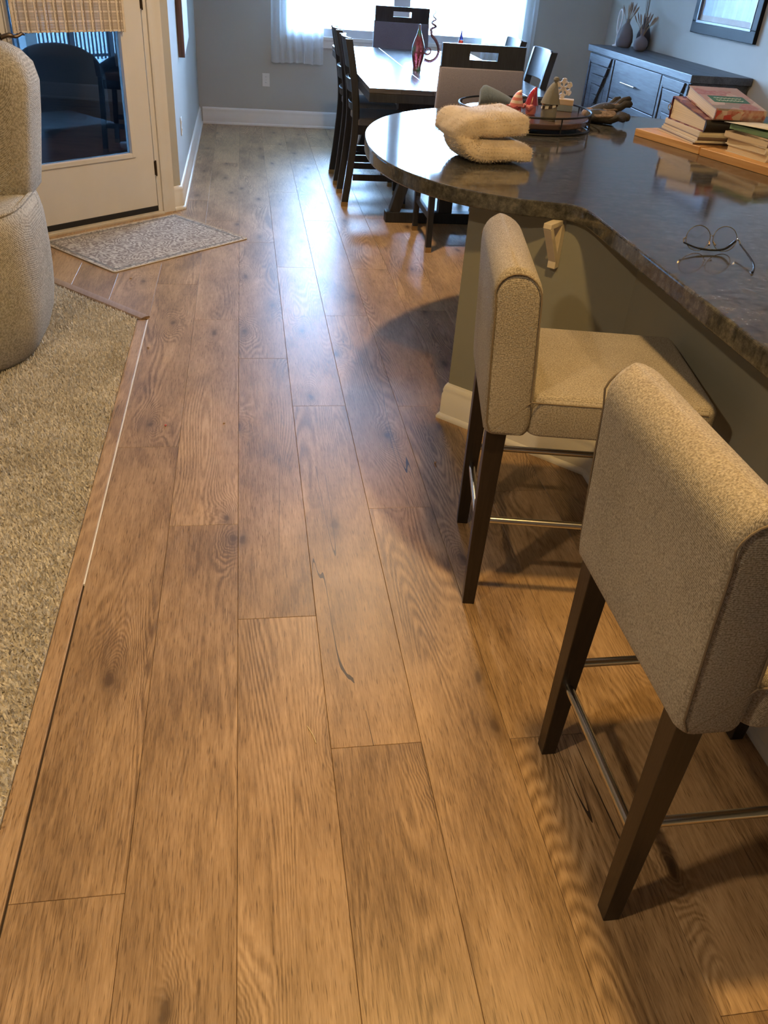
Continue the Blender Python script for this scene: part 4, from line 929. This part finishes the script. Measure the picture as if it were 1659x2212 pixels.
rg = thing('door_mat', 'faded grey patterned door mat with pale binding by the glass door', 'rug', (-.64, 5.445, 0), R(43))
G().prism(rrect(.52, .365, .01, 3), .0005, .006).ob('field', rug_mat(), rg)
for a, b_ in ((.497, .340),): 
    g = G(); o_, i_ = rrect(a, b_, .005, 3), rrect(a-.018, b_-.018, .004, 3); n = len(o_)
    g.loft([[(x, y, .0061) for x, y in o_], [(x, y, .0066) for x, y in o_], [(x, y, .0066) for x, y in i_], [(x, y, .0061) for x, y in i_]], closed=True, cap=False); g.ob('border', pm('rug_border', (.2, .195, .185), .95, var=.5, vs=60), rg)
G().tube([(x, y, .0045) for x, y in rrect(.522, .367, .012, 3)], .0042, 6, True).ob('binding', pm('rug_binding', (.55, .49, .40), .9), rg, smooth=True)
# ------------------------------------------------------------------ woven shade on the door
sh = thing('woven_shade', 'tan woven bamboo shade covering the top of the glass door', 'window shade', DL(0, -.034), A42)
reed = [pm('reed_tan', (.52, .42, .30), .7, var=.2, vs=30), pm('reed_mid', (.45, .36, .25), .7, var=.2, vs=30), pm('reed_pale', (.66, .56, .42), .7, var=.15, vs=30)]
X0s, X1s = -.888, -.156; zz = 1.120; k = 0
me_cache = {}
while zz < 1.97:
    pale = (k % 6 == 0); h = .0115 if pale else .0075
    key = (pale, k % 2)
    if key not in me_cache:
        o = G().box(X0s, X1s, -.002, .002, 0, h-.0008).ob('reed', reed[2] if pale else reed[k % 2], sh, bev=.001, seg=1); me_cache[key] = o.data
    else:
        o = bpy.data.objects.new('reed', me_cache[key]); C.objects.link(o); o.parent = sh
    o.location.z = zz; zz += h; k += 1
x = X0s+.02; k = 0
while x < X1s-.01:
    w = (.010, .006)[k % 2]; G().box(x, x+w, -.0046, -.0026, 1.118, 1.97).ob('cord', (reed[2], pm('reed_dark', (.33, .25, .17), .7))[k % 2], sh); x += (.020, .040)[k % 2]; k += 1
for xx in (X0s-.004, X1s-.012): G().box(xx, xx+.016, -.0055, .003, 1.116, 1.97).ob('edge_binding', reed[2], sh, bev=.001)
G().box(X0s-.01, X1s+.01, -.006, .028, 1.94, 2.02).ob('valance', reed[0], sh, bev=.003)
# ------------------------------------------------------------------ chandelier over the dining table
ch = thing('chandelier', 'black open-frame rectangular chandelier hanging over the dining table', 'chandelier', (1.47, 7.05, ZC))
cx_, cy_, zl, zh = .105, .50, -1.135, -.70
for sx in (-1, 1):
    for z in (zl, zh): G().beam((sx*cx_, -cy_, z), (sx*cx_, cy_, z), .014, .014).ob('long_bar', black_m, ch)
    for sy in (-1, 1): G().beam((sx*cx_, sy*cy_, zl), (sx*cx_, sy*cy_, zh), .014, .014, (1, 0, 0)).ob('upright', black_m, ch)
for sy in (-1, 1):
    for z in (zl, zh): G().beam((-cx_, sy*cy_, z), (cx_, sy*cy_, z), .014, .014).ob('end_bar', black_m, ch)
    G().beam((-cx_, sy*cy_, zl), (cx_, sy*cy_, zh), .012, .012, (0, 1, 0)).ob('diagonal', black_m, ch)
G().beam((0, -cy_, zh+.25*0), (0, cy_, zh), .012, .012).ob('spine_bar', black_m, ch)
bulb_m = pm('frosted_bulb', (.75, .73, .7), .2)
for i in range(5):
    y = -.36+.18*i; st_ = G().tube([(0, y, zl+.10), (0, y, zl+.22)], .012, 10).ob('candle', pm('ivory_sleeve', (.6, .55, .45), .5), ch, smooth=True)
    G().lathe([(.008, .221), (.017, .245), (.014, .275), (.002, .305)], 12, (0, y, zl)).ob('bulb', bulb_m, st_, smooth=True)
G().beam((0, -.36, zl+.10), (0, .36, zl+.10), .012, .012).ob('arm', black_m, ch)
for y in (-.36, .36): G().tube([(0, y, zl+.10), (0, y, zh)], .005, 6).ob('hanger', black_m, ch)
G().tube([(0, 0, zh), (0, 0, -.02)], .007, 8).ob('rod', black_m, ch, smooth=True)
G().lathe([(.001, -.022), (.06, -.022), (.065, -.001), (.001, -.001)], 24).ob('canopy', black_m, ch, smooth=True)
# ------------------------------------------------------------------ outdoors
snow_m = pm('snow', (.86, .88, .90), .9, var=.03, vs=2, bump=.2, bs=12)
g = G(); g.prism([(-60, 9.9), (-.75, 9.9), (-.75, 6.75), (-5.3, 2.45), (-5.3, -30), (-60, -30)], -.30, -.16); g.box(-.75, 60, 9.9, 80, -.30, -.16); g.box(-60, -.75, 9.9, 80, -.30, -.16)
tag(g.ob('snow_ground', snow_m), 'snow-covered yard outside the window', 'snow', kind='structure')
fb_m = pm('weathered_fence', (.30, .42, .42), .8, var=.2, rnd=True)
fe = thing('board_fence', 'tall board fence across the snowy yard beyond the window', 'fence', (1.0, 27, -.16))
fbm = G().box(-.13, .13, 0, .025, 0, 1.9).ob('board', fb_m, fe); fbm.location.x = -7.5
for i in range(1, 52):
    o = bpy.data.objects.new('board', fbm.data); C.objects.link(o); o.parent = fe; o.location.x = -7.5+i*.285
for z in (.4, 1.5): G().box(-7.7, 7.3, .026, .07, z, z+.09).ob('rail', fb_m, fe)
ifm = pm('fence_iron', (.02, .025, .03), .5)
pk = thing('picket_fence', 'dark metal picket fence in the yard seen through the door glass', 'fence', DL(0, 6.5), A42)
p0 = G().box(-.009, .009, -.009, .009, .10, 1.35).ob('picket', ifm, pk); p0.location.x = 1.6
for i in range(1, 62):
    o = bpy.data.objects.new('picket', p0.data); C.objects.link(o); o.parent = pk; o.location.x = 1.6+i*.062
for z in (.13, 1.28): G().box(1.5, 5.5, -.014, .014, z, z+.035).ob('rail', ifm, pk)
for x in (2.35, 2.94, 3.56, 4.18, 4.8): G().box(x-.035, x+.035, -.035, .035, -.16, 1.45).ob('fence_post', ifm, pk)
pr = thing('sky_blocker', 'flat unseen roof over the deck outside the glass door', 'blocker', DL(0, 0), A42)  # unseen slab on posts, added to keep sky light off the patio chairs
G().box(-3.2, 1.35, .13, 3.6, 2.56, 2.68).ob('blocker_slab', trim_m, pr)
for x_ in (-3.1, 1.2): G().box(x_-.06, x_+.06, 3.42, 3.54, -.16, 2.56).ob('blocker_post', trim_m, pr)
deck = thing('patio_deck', 'dark patio deck outside the glass door', 'deck', DL(0, 0), A42)
dk_m = wood('dark_deck', (.015, .017, .02), (.04, .042, .048), .35, 0, 60)  # very dark grey boards with slight grain
for i in range(24): G().box(-2.6, .10+min(i*.155, 1.2), .14+i*.145, .14+i*.145+.138, -.12, -.085).ob('deck_board', dk_m, deck, bev=.003, seg=1)
wick_m = weave('dark_wicker', (.008, .010, .013), (.035, .042, .05), 600, .9)
def barrel(loc, rz, R0, label, cm, H=.98):
    t = thing('patio_chair', label, 'patio chair', loc, rz, 'patio chairs outside the door')
    g = G(); n = 28; rings = []
    for i in range(n+1):
        a = R(-105+210*i/n); e = math.cos(a*.62)**.9; h = .42+(H-.42)*math.sqrt(max(0, 1-(2*i/n-1)**2))
        cxx, syy = math.cos(a), math.sin(a)
        rings.append([((R0-w)*cxx, (R0-w)*syy, z) for w, z in ((0.03, .10), (0, .3), (0, h-.05), (.02, h-.012), (.05, h), (.08, h-.012), (.10, h-.05), (.10, .10))])
    g.loft(rings); g.ob('shell', wick_m, t, smooth=True, ang=60)
    g = G(); g.lathe([(.001, .10), (R0-.09, .10), (R0-.09, .36), (.001, .36)], 28); g.ob('base', wick_m, t, smooth=True)
    g = G(); pillow(g, R0-.12, R0-.12, .361, .47, .04, .2); g.ob('seat_cushion', cm, t, smooth=True, ang=80)
    G().lathe([(.001, 0), (.2, 0), (.2, .02), (.03, .03), (.03, .099), (.001, .099)], 24).ob('swivel_base', black_m, t, smooth=True)
cush = pm('charcoal_cushion', (.03, .03, .035), .9); red_c = pm('dark_red_cushion', (.09, .02, .025), .9)
barrel(DL(.43, 1.75, -.085), R(-79), .36, 'dark round-backed wicker patio chair turned away from the glass door', cush)
barrel(DL(1.25, 2.35, -.085), A42+R(-60), .34, 'dark patio chair with red cushion next to the round-backed one', red_c, .84)
ot = thing('patio_ottoman', 'low dark covered ottoman on the deck outside the glass', 'ottoman', DL(-.10, .95, -.085), A42)
g = G(); pillow(g, .30, .32, .03, .56, .05, .06); g.ob('cover', pm('black_cover_cloth', (.012, .014, .018), .6), ot, smooth=True, ang=80)
for sx in (-1, 1):
    for sy in (-1, 1): G().box(sx*.24-.02, sx*.24+.02, sy*.26-.02, sy*.26+.02, 0, .04).ob('leg', black_m, ot)
bark_m = pm('bare_bark', (.16, .17, .19), .9, var=.3)
def baretree(loc, seed, label, h=5.0):
    rd = random.Random(seed); t = thing('bare_tree', label, 'tree', loc, group='bare trees in the yard')
    trunk = G().tube([(0, 0, 0), (.05, .02, h*.3), (.0, .05, h*.6), (.06, .02, h)], [.14, .11, .07, .015], 8).ob('trunk', bark_m, t, smooth=True)
    for i in range(34):
        z = .3+(h-.4)*rd.random(); a = rd.random()*2*PI; L = (.5+1.3*rd.random())*(1-.5*z/h); d = Vector((math.cos(a), math.sin(a), .55+.4*rd.random())).normalized(); s0 = Vector((.03, .03, z))
        br = G().tube([s0, s0+d*L*.5+Vector((0, 0, .05)), s0+d*L+Vector((.06*rd.random(), 0, .16))], [.03, .018, .005], 6).ob('branch', bark_m, t, smooth=True)
        for k in range(3):
            b0 = s0+d*L*(.4+.18*k); a2 = rd.random()*2*PI; d2 = (d+Vector((math.cos(a2), math.sin(a2), .3))*.8).normalized()
            G().tube([b0, b0+d2*L*.4], [.010, .003], 5).ob('twig', bark_m, br)
baretree(DL(4.7, 9.8, -.16), 3, 'bare tree just behind the metal picket fence'); baretree(DL(4.3, 14, -.16), 6, 'bare tree further off beyond the metal picket fence')
# ------------------------------------------------------------------ crumbs on the floor
def crumb(x, y, s, mat, label, seed, st=(1, .5, .35)):
    rd = random.Random(seed); g = G(); rings = []
    for i in range(6):
        t = (i+.3)/5.6; r = s*math.sin(PI*t)*(.7+.5*rd.random()); rings.append([((t-.5)*2*s*st[0], r*st[1]*math.cos(2*PI*j/7)*(.7+.6*rd.random()), max(.0002, s*st[2]+r*st[2]*math.sin(2*PI*j/7))) for j in range(7)])
    tag(g.loft(rings).ob('crumb', mat, loc=(x, y, 0), rotz=rd.random()*3), label, 'crumb', 'crumbs on the plank floor')
bc = pm('crumb_tan', (.40, .26, .15), .8); pc = pm('crumb_pink', (.6, .12, .12), .6)
crumb(-.489, 3.756, .010, bc, 'curled brown shaving near the carpet strip', 1); crumb(-.352, 2.986, .007, pc, 'tiny pink crumb on the floor planks', 2, (1, .7, .5)); crumb(.695, 2.657, .008, bc, 'tan crumb on the floor left of the bar stool legs', 3, (1, .6, .6))
crumb(-.121, 3.0, .006, bc, 'tiny tan crumb in the aisle near the pink one', 4); crumb(-.67, 4.728, .009, bc, 'small tan crumb on the planks by the door mat', 5); crumb(.818, 1.311, .009, bc, 'small pale scrap under the bar stool rails', 6)
tag(G().tube([(0, 0, .0012), (.012, -.03, .0016), (.018, -.055, .0012)], .0011, 6).ob('dry_needle', pm('needle_pale', (.62, .52, .30), .5), smooth=True, loc=(.112, 1.395, 0)), 'thin pale needle lying on the floor planks', 'needle')
